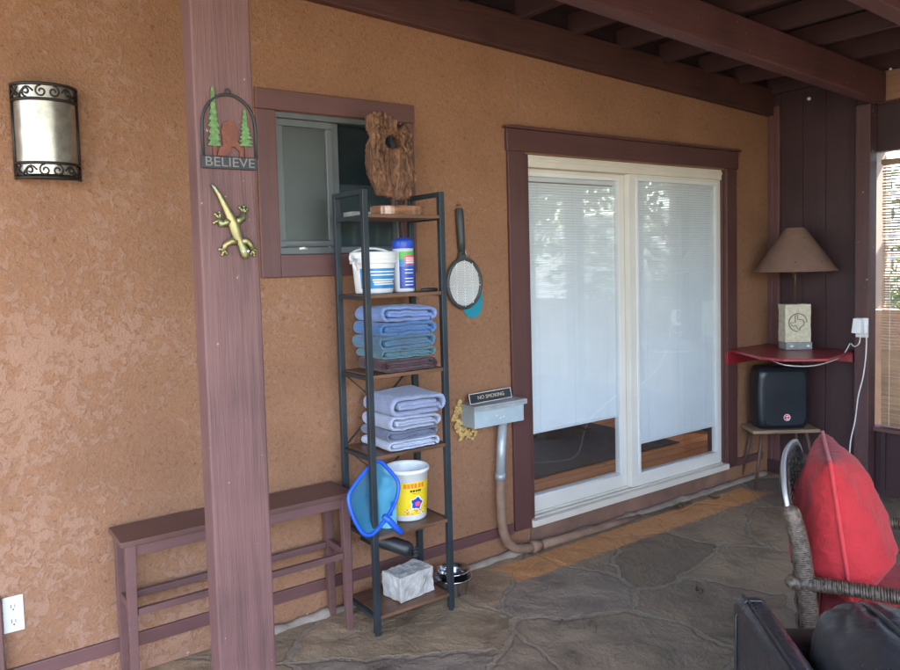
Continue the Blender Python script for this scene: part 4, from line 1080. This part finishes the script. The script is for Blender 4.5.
# ------------------------------------------------------------------ electrical box, sign, conduit
t = thing('junction_box', 'grey blue metal electrical box on the wall beside the door', 'electrical box', (2.52,0,.83))
b = MB(); b.box(2.345,2.683,-.128,-.003,.776,.884); b.build('box_body', M['boxpaint'], t, bevel=.004)
b = MB(); b.box(2.336,2.700,-.139,-.001,.8845,.896); b.box(2.336,2.700,-.139,-.1335,.868,.884); b.build('box_lid', M['galv'], t, bevel=.002)
b = MB(); b.box(2.40,2.66,-.1315,-.1285,.79,.862); b.build('front_cover', M['boxpaint'], t, bevel=.002)
b = MB()
for x, z in ((2.49,.830),(2.515,.815),(2.535,.818)): b.ball((x,-.1325,z), .005, 1, (1.3,.4,.8))
b.build('paint_chips', M['plasticwhite'], t)
b = MB()
for k in range(90):
    q = k/89
    if q < .55: x, z = 2.322+R.gauss(0,.012), .908-.165*q/.55
    else: x, z = 2.325+.11*(q-.55)/.45+R.gauss(0,.010), .738+R.gauss(0,.024)
    b.ball((x,-.008-R.uniform(0,.012),z), R.uniform(.005,.015), 2, (1,.3,1))
b.displace(.007, 90, 4)
b.build('foam_seal', M['foam'], t, smooth=True)
t = thing('no_smoking_sign', 'small black NO SMOKING nameplate standing on the metal box', 'sign', (2.505,-.06,.897))
def ns(a, c_): return (2.362+a, -.070+.25*c_*.2, .8975+c_+.012*a/.29)
tilt = radians(12)
Mx = Matrix.Translation((2.506,-.062,.9245)) @ Matrix.Rotation(radians(-1),4,'Y') @ Matrix.Rotation(radians(90)-tilt,4,'X')
b = MB(Mx); b.box(-.143,.143,-.027,.027,-.006,-.001); b.build('sign_frame', M['brass'], t, bevel=.001)
b = MB(Mx)
b.box(-.143,.143,.0245,.027,-.0008,.002); b.box(-.143,.143,-.027,-.0245,-.0008,.002); b.box(-.143,-.1405,-.0244,.0244,-.0008,.002); b.box(.1405,.143,-.0244,.0244,-.0008,.002); b.build('sign_edge', M['plasticwhite'], t)
b = MB(Mx); b.box(-.140,.140,-.024,.024,-.0008,.001); b.build('sign_plate', M['signblk'], t)
text_mesh('letters', 'NO SMOKING', .0275, .0004, Mx @ Matrix.Translation((.002,.0005,.0016)), simple('letter_tan', (.55,.47,.36), .5, bstr=0), t, sx=1.05)
t = thing('conduit_pipe', 'steel conduit dropping from the box and turning tan along the floor', 'pipe', (2.56,-.06,0))
b = MB(); b.tube([(2.585,-.062,.776),(2.570,-.062,.60),(2.560,-.062,.47)], .0255, 16); b.build('steel_pipe', M['galv'], t, smooth=True)
b = MB(); b.tube([(2.560,-.062,.472),(2.558,-.062,.40),(2.560,-.062,.26),(2.572,-.062,.17),(2.60,-.062,.095),(2.65,-.062,.052),(2.72,-.062,.030),(2.80,-.063,.024)], .026, 16); b.build('elbow', M['pipetan'], t, smooth=True)
b = MB(); b.tube([(2.775,-.063,.026),(2.84,-.063,.024)], .032, 16); b.tube([(2.84,-.063,.020),(3.1,-.060,.014),(3.4,-.058,.004),(3.7,-.056,-.012)], .024, 14); b.build('floor_pipe', M['pipetan'], t, smooth=True)
b = MB(); b.tube([(2.561,-.062,.458),(2.560,-.062,.492)], .0295, 16); b.build('coupling', M['galv'], t, smooth=True)

# ------------------------------------------------------------------ corner: shelf, lamp, stool, heater, charger
t = thing('corner_shelf', 'red painted corner shelf under the lamp', 'corner shelf', (4.95,-.3,.96))
b = MB()
poly = [(4.715,-.002),(4.702,-.050),(4.500,-.40),(4.508,-.555),(4.700,-.745),(5.176,-.655),(5.206,-.655),(5.206,-.002)]
b.prism(poly, lambda a,c_,z: (a,c_,z), .957, .976); b.build('shelf_top', M['redpaint'], t, bevel=.004)
b = MB(); b.box(4.69,5.20,-.022,-.001,.868,.9565); b.build('wall_cleat', M['redpaint'], t, bevel=.003)
b = MB(); b.box(5.186,5.208,-.65,-.0225,.895,.9565); b.build('side_cleat', M['redpaint'], t, bevel=.003)
VR = -.6195   # objects in the corner face the camera
t = thing('texas_lamp', 'table lamp with brown cone shade and carved limestone block base', 'lamp', (5.030,-.330,.977), VR)
b = MB(); b.box(-.092,.092,-.062,.062,0,.052); b.build('base_block', M['basegrey'], t, bevel=.006, world=False)
b = MB()
for sx_ in (-.052,.062): b.ball((sx_,-.063,.026),.009,2,(1.5,.5,.8))
b.build('base_stud', M['plasticwhite'], t, world=False)
b = MB(); b.box(-.094,.084,-.055,.055,.0525,.315)
bmesh.ops.subdivide_edges(b.b, edges=b.b.edges, cuts=12, use_grid_fill=True); b.displace(.0035, 45, 6, 4)
b.build('stone_body', M['limestone'], t, bevel=.002, world=False)
tx = [(-.30,1.0),(.02,1.0),(.02,.48),(.22,.42),(.52,.36),(.82,.34),(.86,.02),(.95,-.12),(.86,-.40),(.52,-.62),(.32,-.80),(.36,-1.08),(.12,-.98),(-.06,-.66),(-.28,-.36),(-.42,-.36),(-.56,-.54),(-.78,-.36),(-.98,-.02),(-.30,-.02)]
b = MB()
tp = [(-.012+.050*a,-.0605,.190+.050*c_) for a,c_ in tx]
b.tube(tp, .0028, 5, closed=True)
b.tube([(-.008+.062*cos(2*pi*k/40),-.0600,.190+.062*sin(2*pi*k/40)) for k in range(31)], .0034, 5)
b.build('carved_state', M['carve'], t, world=False)
b = MB(); b.tube([(0,0,.316),(0,0,.56),(0,0,.79)], [.007,.006,.006], 10); b.tube([(-.018,0,.50),(-.018,0,.60)], .0025, 6); b.tube([(0,0,.52),(0,0,.60)], .016, 12); b.build('lamp_stem', M['brass'], t, world=False, smooth=True)
b = MB()
SH = [(.292,.548),(.290,.546),(.062,.842),(.0625,.846)]
b.lathe([(.288,.548),(.062,.838)], (0,0,0), 8, pi/8, 2*pi+pi/8)
b.lathe([(.292,.546),(.066,.842)], (0,0,0), 8, pi/8, 2*pi+pi/8)
b.lathe([(.288,.548),(.292,.546)], (0,0,0), 8, pi/8, 2*pi+pi/8); b.lathe([(.062,.838),(.066,.842)], (0,0,0), 8, pi/8, 2*pi+pi/8)
sh_ = None
b.b.free(); b = MB()
def cone(k, z0, z1, r0, r1):
    m = 48; return [(r0,z0),(r1,z1)]
b.lathe([(.260,.549),(.056,.838),(.064,.846),(.270,.549),(.268,.545),(.260,.549)], (0,0,0), 48); sh_ = b.build('lamp_shade', M['shade'], t, world=False, smooth=False)
b = MB()
for x_, z_, in ((.012,.775),(-.095,.610),(.082,.610)):
    r_ = .270-(z_-.549)*.206/.297; yy = -sqrt(max(0,r_*r_-x_*x_)); b.ball((x_,yy,z_),.0055,1)
b.build('shade_rivets', M['black'], sh_, world=False)
b = MB(); b.tube([(-.066*1,0,.838),(0,0,.80),(.062,0,.838)], .002, 5); b.tube([(0,-.062,.838),(0,0,.80),(0,.062,.838)], .002, 5); b.build('spider', M['brass'], t, world=False)

SC = (5.005,-.222)
t = thing('corner_stool', 'small wooden stool with dark splayed legs in the corner under the shelf', 'stool', (SC[0],SC[1],0), VR)
b = MB(); b.box(-.236,.236,-.132,.132,.390,.414); b.build('stool_seat', M['stoolwood'], t, bevel=.004, world=False)
for sx_ in (-1,1):
    for sy_ in (-1,1):
        b = MB(); b.tube([(sx_*.155,sy_*.085,.3895),(sx_*.222,sy_*.130,.003)], [.0135,.0095], 10); b.build('leg', M['stoolleg'], t, world=False, smooth=True)
t = thing('space_heater', 'black upright heater with a round red badge on the stool', 'heater', (SC[0]-.005,SC[1],.4145), VR)
b = MB()
def hp(w0, y): pass
prof = []
for k in range(13):
    q = k/12; z = .435*q; ww = .172+.010*sin(pi*q)-.012*max(0,(q-.9)/.1)**2-.010*max(0,(.08-q)/.08)**2
    prof.append((z, ww))
rows = []
for z, ww in prof:
    e = min(z,.435-z); dpt = .098 if e > .02 else .098-.018*(1-e/.02)
    ring = []
    for k in range(40):
        a = 2*pi*k/40; ca, sa = cos(a), sin(a)
        ring.append(b.v((ww*math.copysign(abs(ca)**.28,ca), dpt*math.copysign(abs(sa)**.34,sa), z)))
    rows.append(ring)
for i in range(len(rows)-1):
    for k in range(40): b.f([rows[i][k],rows[i][(k+1)%40],rows[i+1][(k+1)%40],rows[i+1][k]])
b.f(rows[0]); b.f(rows[-1]); b.build('casing', M['heater'], t, world=False, smooth=True)
b = MB()
fp = []
for k in range(40):
    a = 2*pi*k/40; fp.append((.150*math.copysign(abs(cos(a))**.3,cos(a)), .2175+.192*math.copysign(abs(sin(a))**.35,sin(a))))
b.prism(fp, lambda a,z,y: (a,y,z), -.106, -.0975); b.build('front_grille', M['heater'], t, world=False, bevel=.004, seg=3)
b = MB(Matrix.Translation((.012,-.1065,.085)) @ Matrix.Rotation(radians(90),4,'X')); b.lathe([(.0,.004),(.020,.004),(.0235,.002),(.0235,0),(.0,0)], (0,0,0), 28); bd = b.build('badge', M['emblem'], t, world=False, smooth=True)
b = MB(Matrix.Translation((.012,-.1106,.085)) @ Matrix.Rotation(radians(90),4,'X'))
b.lathe([(.0195,.0),(.0235,.0012)], (0,0,0), 28); b.prism([(-.015,.006),(.006,.013),(.015,.009),(.004,.004),(-.004,.004)], lambda a,c_,z:(a,c_,z), 0, .001); b.prism([(-.010,-.010),(.004,-.004),(.012,-.010),(.0,-.014)], lambda a,c_,z:(a,c_,z), 0, .001)
b.build('badge_mark', M['plasticwhite'], bd, world=False)

t = thing('plug_charger', 'white plug adapter in the outlet plate on the corner post', 'charger', (5.14,-.72,1.14))
b = MB(); b.box(5.143,5.1495,-.772,-.690,1.075,1.205); b.build('cover_plate', M['plasticwhite'], t, bevel=.002)
b = MB(); b.hexa([(5.085,-.752,1.105),(5.1425,-.752,1.105),(5.1425,-.688,1.105),(5.085,-.688,1.105),(5.095,-.745,1.205),(5.1425,-.745,1.205),(5.1425,-.695,1.205),(5.095,-.695,1.205)]); b.build('adapter', M['plasticwhite'], t, bevel=.006, seg=3)
b = MB(); b.box(5.12,5.1425,-.775,-.755,1.10,1.16); b.build('plug', M['plasticwhite'], t, bevel=.004)
def bez(ps, n=10):
    out = []
    for i in range(len(ps)-1):
        p0 = Vector(ps[max(i-1,0)]); p1 = Vector(ps[i]); p2 = Vector(ps[i+1]); p3 = Vector(ps[min(i+2,len(ps)-1)])
        for k in range(n):
            t_ = k/n; out.append(.5*((2*p1)+(-p0+p2)*t_+(2*p0-5*p1+4*p2-p3)*t_*t_+(-p0+3*p1-3*p2+p3)*t_**3))
    out.append(Vector(ps[-1])); return out
b = MB(); b.tube(bez([(5.128,-.766,1.10),(5.115,-.775,1.05),(5.105,-.775,.94),(5.05,-.785,.82),(4.96,-.80,.71),(4.80,-.86,.585),(4.62,-.92,.47),(4.45,-1.0,.30),(4.35,-1.02,.06),(4.2,-1.1,.008),(3.9,-1.3,.006)]), .0042, 8)
o = b.build('power_cord', M['cordwhite'], None, smooth=True); tag(o, 'white power cord hanging from the post outlet down behind the pillow', 'cord')
b = MB(); b.tube(bez([(5.118,-.735,1.104),(5.10,-.735,1.04),(5.11,-.70,1.015),(5.13,-.668,1.03)]), .004, 8); b.tube(bez([(5.13,-.66,1.03),(5.0,-.66,.95),(4.75,-.62,.915),(4.62,-.50,.92),(4.75,-.30,.93)]), .0038, 6)
o = b.build('lamp_cord', M['cordwhite'], None, smooth=True); tag(o, 'short pale lamp cord looping from the adapter under the red shelf', 'cord')

# ------------------------------------------------------------------ wicker chair with red cushion and pillow
CR = radians(26)
CO = (2.633,-1.778)
t = thing('wicker_chair', 'grey brown wicker armchair with pale curved back rim', 'armchair', (CO[0],CO[1],0), CR)
def wrap(b, pts, r, turns, wr=.0055, seg=5, flat=1.0):
    """cane wound round a rod"""
    pts = [Vector(p) for p in pts]; n = len(pts); out = []
    turns = int(turns*1.75); tot = turns*12
    for i in range(tot+1):
        q = i/tot*(n-1); k = min(int(q),n-2); f_ = q-k; p = pts[k].lerp(pts[k+1],f_); d = (pts[k+1]-pts[k]).normalized()
        s = d.cross(Vector((0,0,1)) if abs(d.z) < .9 else Vector((0,1,0))).normalized(); u = d.cross(s)
        a = 2*pi*i/12; rr_ = r*(1+.05*noise.noise(Vector((i*.05,1,2))))
        out.append(p+s*cos(a)*rr_+u*sin(a)*rr_*flat)
    b.tube(out, wr, seg)
for sx_ in (-1,1):
    b = MB(); pp = bez([(sx_*.350,.045,.80),(sx_*.352,.02,.70),(sx_*.358,.0,.56),(sx_*.362,-.012,.40),(sx_*.362,-.005,.2),(sx_*.362,.02,.004)],6)
    b.tube(pp, .026, 14); wrap(b, pp, .0265, 62, .004, 4)
    b.ball((sx_*.350,.046,.806),.030,2,(1,1,.75)); b.build('back_post', M['wicker'], t, world=False, smooth=True)
    b = MB(); pp = [(sx_*.362,-.62,.004),(sx_*.362,-.62,.3),(sx_*.362,-.62,.545)]; b.tube(pp, .026, 12); wrap(b, pp, .027, 44, .0036, 4); b.build('front_leg', M['wicker'], t, world=False, smooth=True)
    b = MB(); pp = bez([(sx_*.362,.035,.578),(sx_*.362,-.1,.585),(sx_*.364,-.3,.585),(sx_*.364,-.5,.58),(sx_*.362,-.64,.565)],6)
    b.tube(pp, .021, 12)
    wrap(b, pp, .027, 58, .0042, 4, .72); wrap(b, [Vector(p)+Vector((0,.004,0)) for p in pp], .028, 33, .003, 4, .74)
    b.ball((sx_*.362,.04,.578),.033,2,(1,.8,.75)); b.build('armrest', M['wicker'], t, world=False, smooth=True)
b = MB(); rim = bez([(-.350,.055,.80),(-.345,.060,.835),(-.325,.068,.870),(-.27,.075,.900),(-.15,.085,.915),(0,.09,.92),(.15,.085,.915),(.27,.075,.900),(.325,.068,.870),(.345,.060,.835),(.350,.055,.80)],6)
b.tube(rim, .008, 10); b.build('back_rim', M['rim'], t, world=False, smooth=True)
b = MB(); b.tube([Vector(p)*1.0+Vector((-.014*p[0]/.35,0,-.016)) for p in rim], .013, 8); b.build('inner_rim', M['black'], t, world=False, smooth=True)
b = MB()
def backpt(u, v):
    x = -.33+.66*u; top = .79+.115*(1-(abs(2*u-1))**3.2); z = .36+(top-.36)*v; y = .02+.062*v*(1-.5*abs(2*u-1)**2)
    return Vector((x,y,z))
for k in range(19):
    u = k/18; b.tube([backpt(u,v/12)+Vector((0,.004*(-1)**(v+k),0)) for v in range(13)], .0055, 5)
for k in range(20):
    v = k/19; b.tube([backpt(u/18,v)+Vector((0,.0045*(-1)**(u+k),0)) for u in range(19)], .0055, 5)
b.build('woven_back', M['wickerdark'], t, world=False, smooth=True)
b = MB()
for k in range(22):
    z = .19+.0085*k*1.0
    b.tube([(-.36,-.615+.0,z),(-.18,-.64+.005*(-1)**k,z),(0,-.645-.005*(-1)**k,z),(.18,-.64+.005*(-1)**k,z),(.36,-.615,z)], .0052, 5)
    for sx_ in (-1,1): b.tube([(sx_*(.362+.004*(-1)**(k+j)),-.60+.15*j,z) for j in range(5)], .0052, 5)
b.build('woven_apron', M['wicker'], t, world=False, smooth=True)
b = MB(); b.box(-.345,.345,-.60,.0,.33,.375); b.build('seat_deck', M['wickerdark'], t, world=False)
def cushion(b, W, H, T, seed, n=30, pinch=.10, wr=.010, f=None, wf=9, sag=False):
    """knife edge cushion in x-z, thickness along y; f maps a point"""
    f = f or (lambda p: p)
    for side in (-1,1):
        def pt(u, v):
            a, c_ = u*2-1, v*2-1
            k = 1-pinch*(1-c_*c_)*abs(a)**3 ; k2 = 1-pinch*(1-a*a)*abs(c_)**3
            h = max(0,(1-a**2))**.62*max(0,(1-c_**2))**.62
            if sag: h = max(0,(1-a**2))**.55*max(0,(1-c_)*.5)**.38*min(1,(1+c_)/.42)**.55
            x, z = a*W/2*k, c_*H/2*k2
            edge = min(1-abs(a),1-abs(c_)); m_ = min(1,edge/.16)
            w_ = wr*m_*(noise.fractal(Vector((x*wf+seed,z*wf*.7+side*3,seed*2.0)),1,2,4)-.9*abs(noise.noise(Vector((x*wf*1.1+seed*2,z*wf*.5-side*2,4)))))
            puck = .010*(1-m_)*noise.noise(Vector((a*14+seed,c_*14,side*5.0)))*min(1,edge/.02)
            return f(Vector((x, side*(T/2*h+w_+puck), z)))
        b.grid(n,n,pt)
def edge_loop(W, H, pinch, f, n=26, rad=.006):
    out = []
    for s in range(4):
        for i in range(n):
            q = -1+2*i/n
            a, c_ = ((q,-1),(1,q),(-q,1),(-1,-q))[s]
            k = 1-pinch*(1-c_*c_)*abs(a)**3; k2 = 1-pinch*(1-a*a)*abs(c_)**3
            out.append(f(Vector((a*W/2*k,0,c_*H/2*k2))))
    return out
t2 = thing('seat_cushion', 'flat red seat cushion on the wicker chair', 'cushion', (CO[0],CO[1],.376), CR)
b = MB(); fs = lambda p: Vector((p.x,-.315+p.z,.055+p.y))
cushion(b,.64,.58,.13,5,24,.03,.004,fs); b.build('cushion_cover', M['redfab'], t2, world=False, smooth=True)
b = MB(); b.tube(edge_loop(.645,.585,.03,fs), .006, 6, closed=True); b.build('piping', M['redpipe'], t2, world=False, smooth=True)
# pillow: turned a little towards the wall so its piped edge faces the viewer
PR_ = radians(31)
t3 = thing('red_pillow', 'plump bright red piped pillow propped up in the wicker chair', 'pillow', (2.642,-1.898,.485), PR_)
ft = lambda p: Matrix.Rotation(radians(-8),3,'X') @ Vector((p.x, p.y, p.z+.245)) 
b = MB(); cushion(b,.47,.475,.40,2,96,.035,.021,ft,6,True); b.build('pillow_cover', M['redfab'], t3, world=False, smooth=True)
b = MB(); b.tube(edge_loop(.474,.479,.035,ft), .0065, 6, closed=True); b.build('piping', M['redpipe'], t3, world=False, smooth=True)

# ------------------------------------------------------------------ black leather armchair in the foreground
d_ = Vector((-.25,-.29,0)).normalized()      # along the back towards the viewer
LR = atan2(d_.y, d_.x)
t = thing('leather_sofa', 'black leather sofa with a thin back and puffy cushion in the foreground', 'sofa', (1.85,-2.03,0), LR)
# local x runs along the back towards the viewer, local +y is the seat side
def slab(u, v, w_): pass
b = MB(); b.box(-.02,1.05,-.045,.045,.05,.700)
b.build('backrest', M['leather'], t, bevel=.030, seg=5, world=False, smooth=True)
b = MB(); b.tube([(-.022,-.014,.12),(-.024,-.014,.66),(-.012,-.014,.699),(.03,-.014,.7025),(1.04,-.014,.7025)], .0035, 6); b.tube([(.035,-.0475,.10),(.035,-.0475,.66),(.035,-.02,.7035),(.035,.02,.7035),(.035,.046,.67)], .003, 6)
b.build('seam', M['leather'], t, world=False, smooth=True)
b = MB(); b.box(-.015,.12,.0455,.60,.05,.615); b.build('armrest', M['leather'], t, bevel=.028, seg=4, world=False, smooth=True)
b = MB(); b.box(.1205,1.05,.0455,.62,.12,.43); b.build('seat', M['leather'], t, bevel=.04, seg=4, world=False, smooth=True)
b = MB()
for x_ in (.03,1.0):
    for y_ in (0,.55): b.box(x_-.02,x_+.02,y_-.02,y_+.02,.002,.0495)
b.build('foot', M['black'], t, world=False)
def cush(u, v):
    th = 2*pi*u; ph = pi*(v-.5)
    cx_, sx_ = cos(th), sin(th)
    e = .62
    sg = lambda q, e_: math.copysign(abs(q)**e_, q)
    rx = sg(cos(ph),.7)*sg(cx_,e); rz = sg(cos(ph),.7)*sg(sx_,e); ry = sg(sin(ph),.9)
    p = Vector((rx*.30, ry*.155, rz*.20))
    # pulled-in seam and radiating folds
    seam = math.exp(-(p.y-.02)**2/.0006)*.012
    rad_ = sqrt(rx*rx+rz*rz)+1e-6
    fold = .020*noise.noise(Vector((rx*5+1.5*noise.noise(Vector((rz*3,ry*2,1))), rz*5, ry*2.2)))-.022*abs(noise.noise(Vector((rx*4+ry*2,rz*4-ry*1.5,ry*3+2))))+.013*sin(th*9+3*noise.noise(Vector((rx*2,rz*2,5))))*min(1,rad_)*(.5+.5*ry*ry)
    k = 1-(seam*3)+fold*1.6
    p = Vector((p.x*k, p.y*(1+fold), p.z*k))
    return Matrix.Rotation(radians(10),3,'X') @ p + Vector((.40,.225,.600))
b = MB(); b.grid(96,60,cush); cu_ = b.build('back_cushion', M['leather'], t, world=False, smooth=True)
b = MB()
ring = []
for k in range(60):
    th = 2*pi*k/60; sg = lambda q: math.copysign(abs(q)**.62, q)
    ring.append(Matrix.Rotation(radians(10),3,'X') @ Vector((sg(cos(th))*.293,.02,sg(sin(th))*.193)) + Vector((.40,.225,.600)))
b.tube(ring, .0065, 6, closed=True); b.build('cushion_seam', M['leather'], cu_, world=False, smooth=True)

for k, (x, y, a, lab) in enumerate([(4.02,-.12,.6,'dry brown leaf lying on the floor close to the door step'),(4.33,-.16,2.1,'curled dark dry leaf on the floor near the right door casing'),(3.05,-.98,1.0,'small dry leaf on the flagstones in the middle of the floor')]):
    b = MB(Matrix.Translation((x,y,.004)) @ Matrix.Rotation(a,4,'Z'))
    b.grid(10,6,lambda u,v: (.075*(u-.5), .038*(v-.5)*max(.05,sin(pi*min(1,u*1.05))), .012*abs(2*v-1)**1.5+.010*(u-.5)**2*8))
    o = b.build('dry_leaf', M['leafdry'], None, smooth=True); sm = o.modifiers.new('thick','SOLIDIFY'); sm.thickness = .001
    tag(o, lab, 'leaf')
# ------------------------------------------------------------------ scratched name in the floor mortar
b = MB()
def scr(ps): b.tube([(x,y,.0004) for x,y in ps], .0017, 5, flat=((0,0,1),.5))
ex = Vector((.70,-.64,0)).normalized(); ey = Vector((.62,.74,0)).normalized(); OO = Vector((2.265,-.80,0))
def S(*ps): scr([(OO+ex*a*1.0+ey*c_).to_2d()[:] for a, c_ in ps])
S((0,0),(.02,.05),(.032,.085)); S((.032,.085),(.05,.04),(.062,.0)); S((-.005,.03),(.03,.036),(.052,.03))
S((.085,0),(.085,.035),(.095,.045),(.105,.035),(.105,0)); S((.105,.035),(.115,.045),(.125,.035),(.127,.0))
S((.15,.045),(.152,.015),(.165,.01),(.178,.02)); S((.18,.045),(.178,.0),(.168,-.03),(.15,-.03))
o = b.build('scratched_writing', simple('scratch', (.085,.07,.055), .95, bstr=0), None, smooth=True); tag(o, 'short handwritten name scratched into the mortar between the flagstones', 'writing')
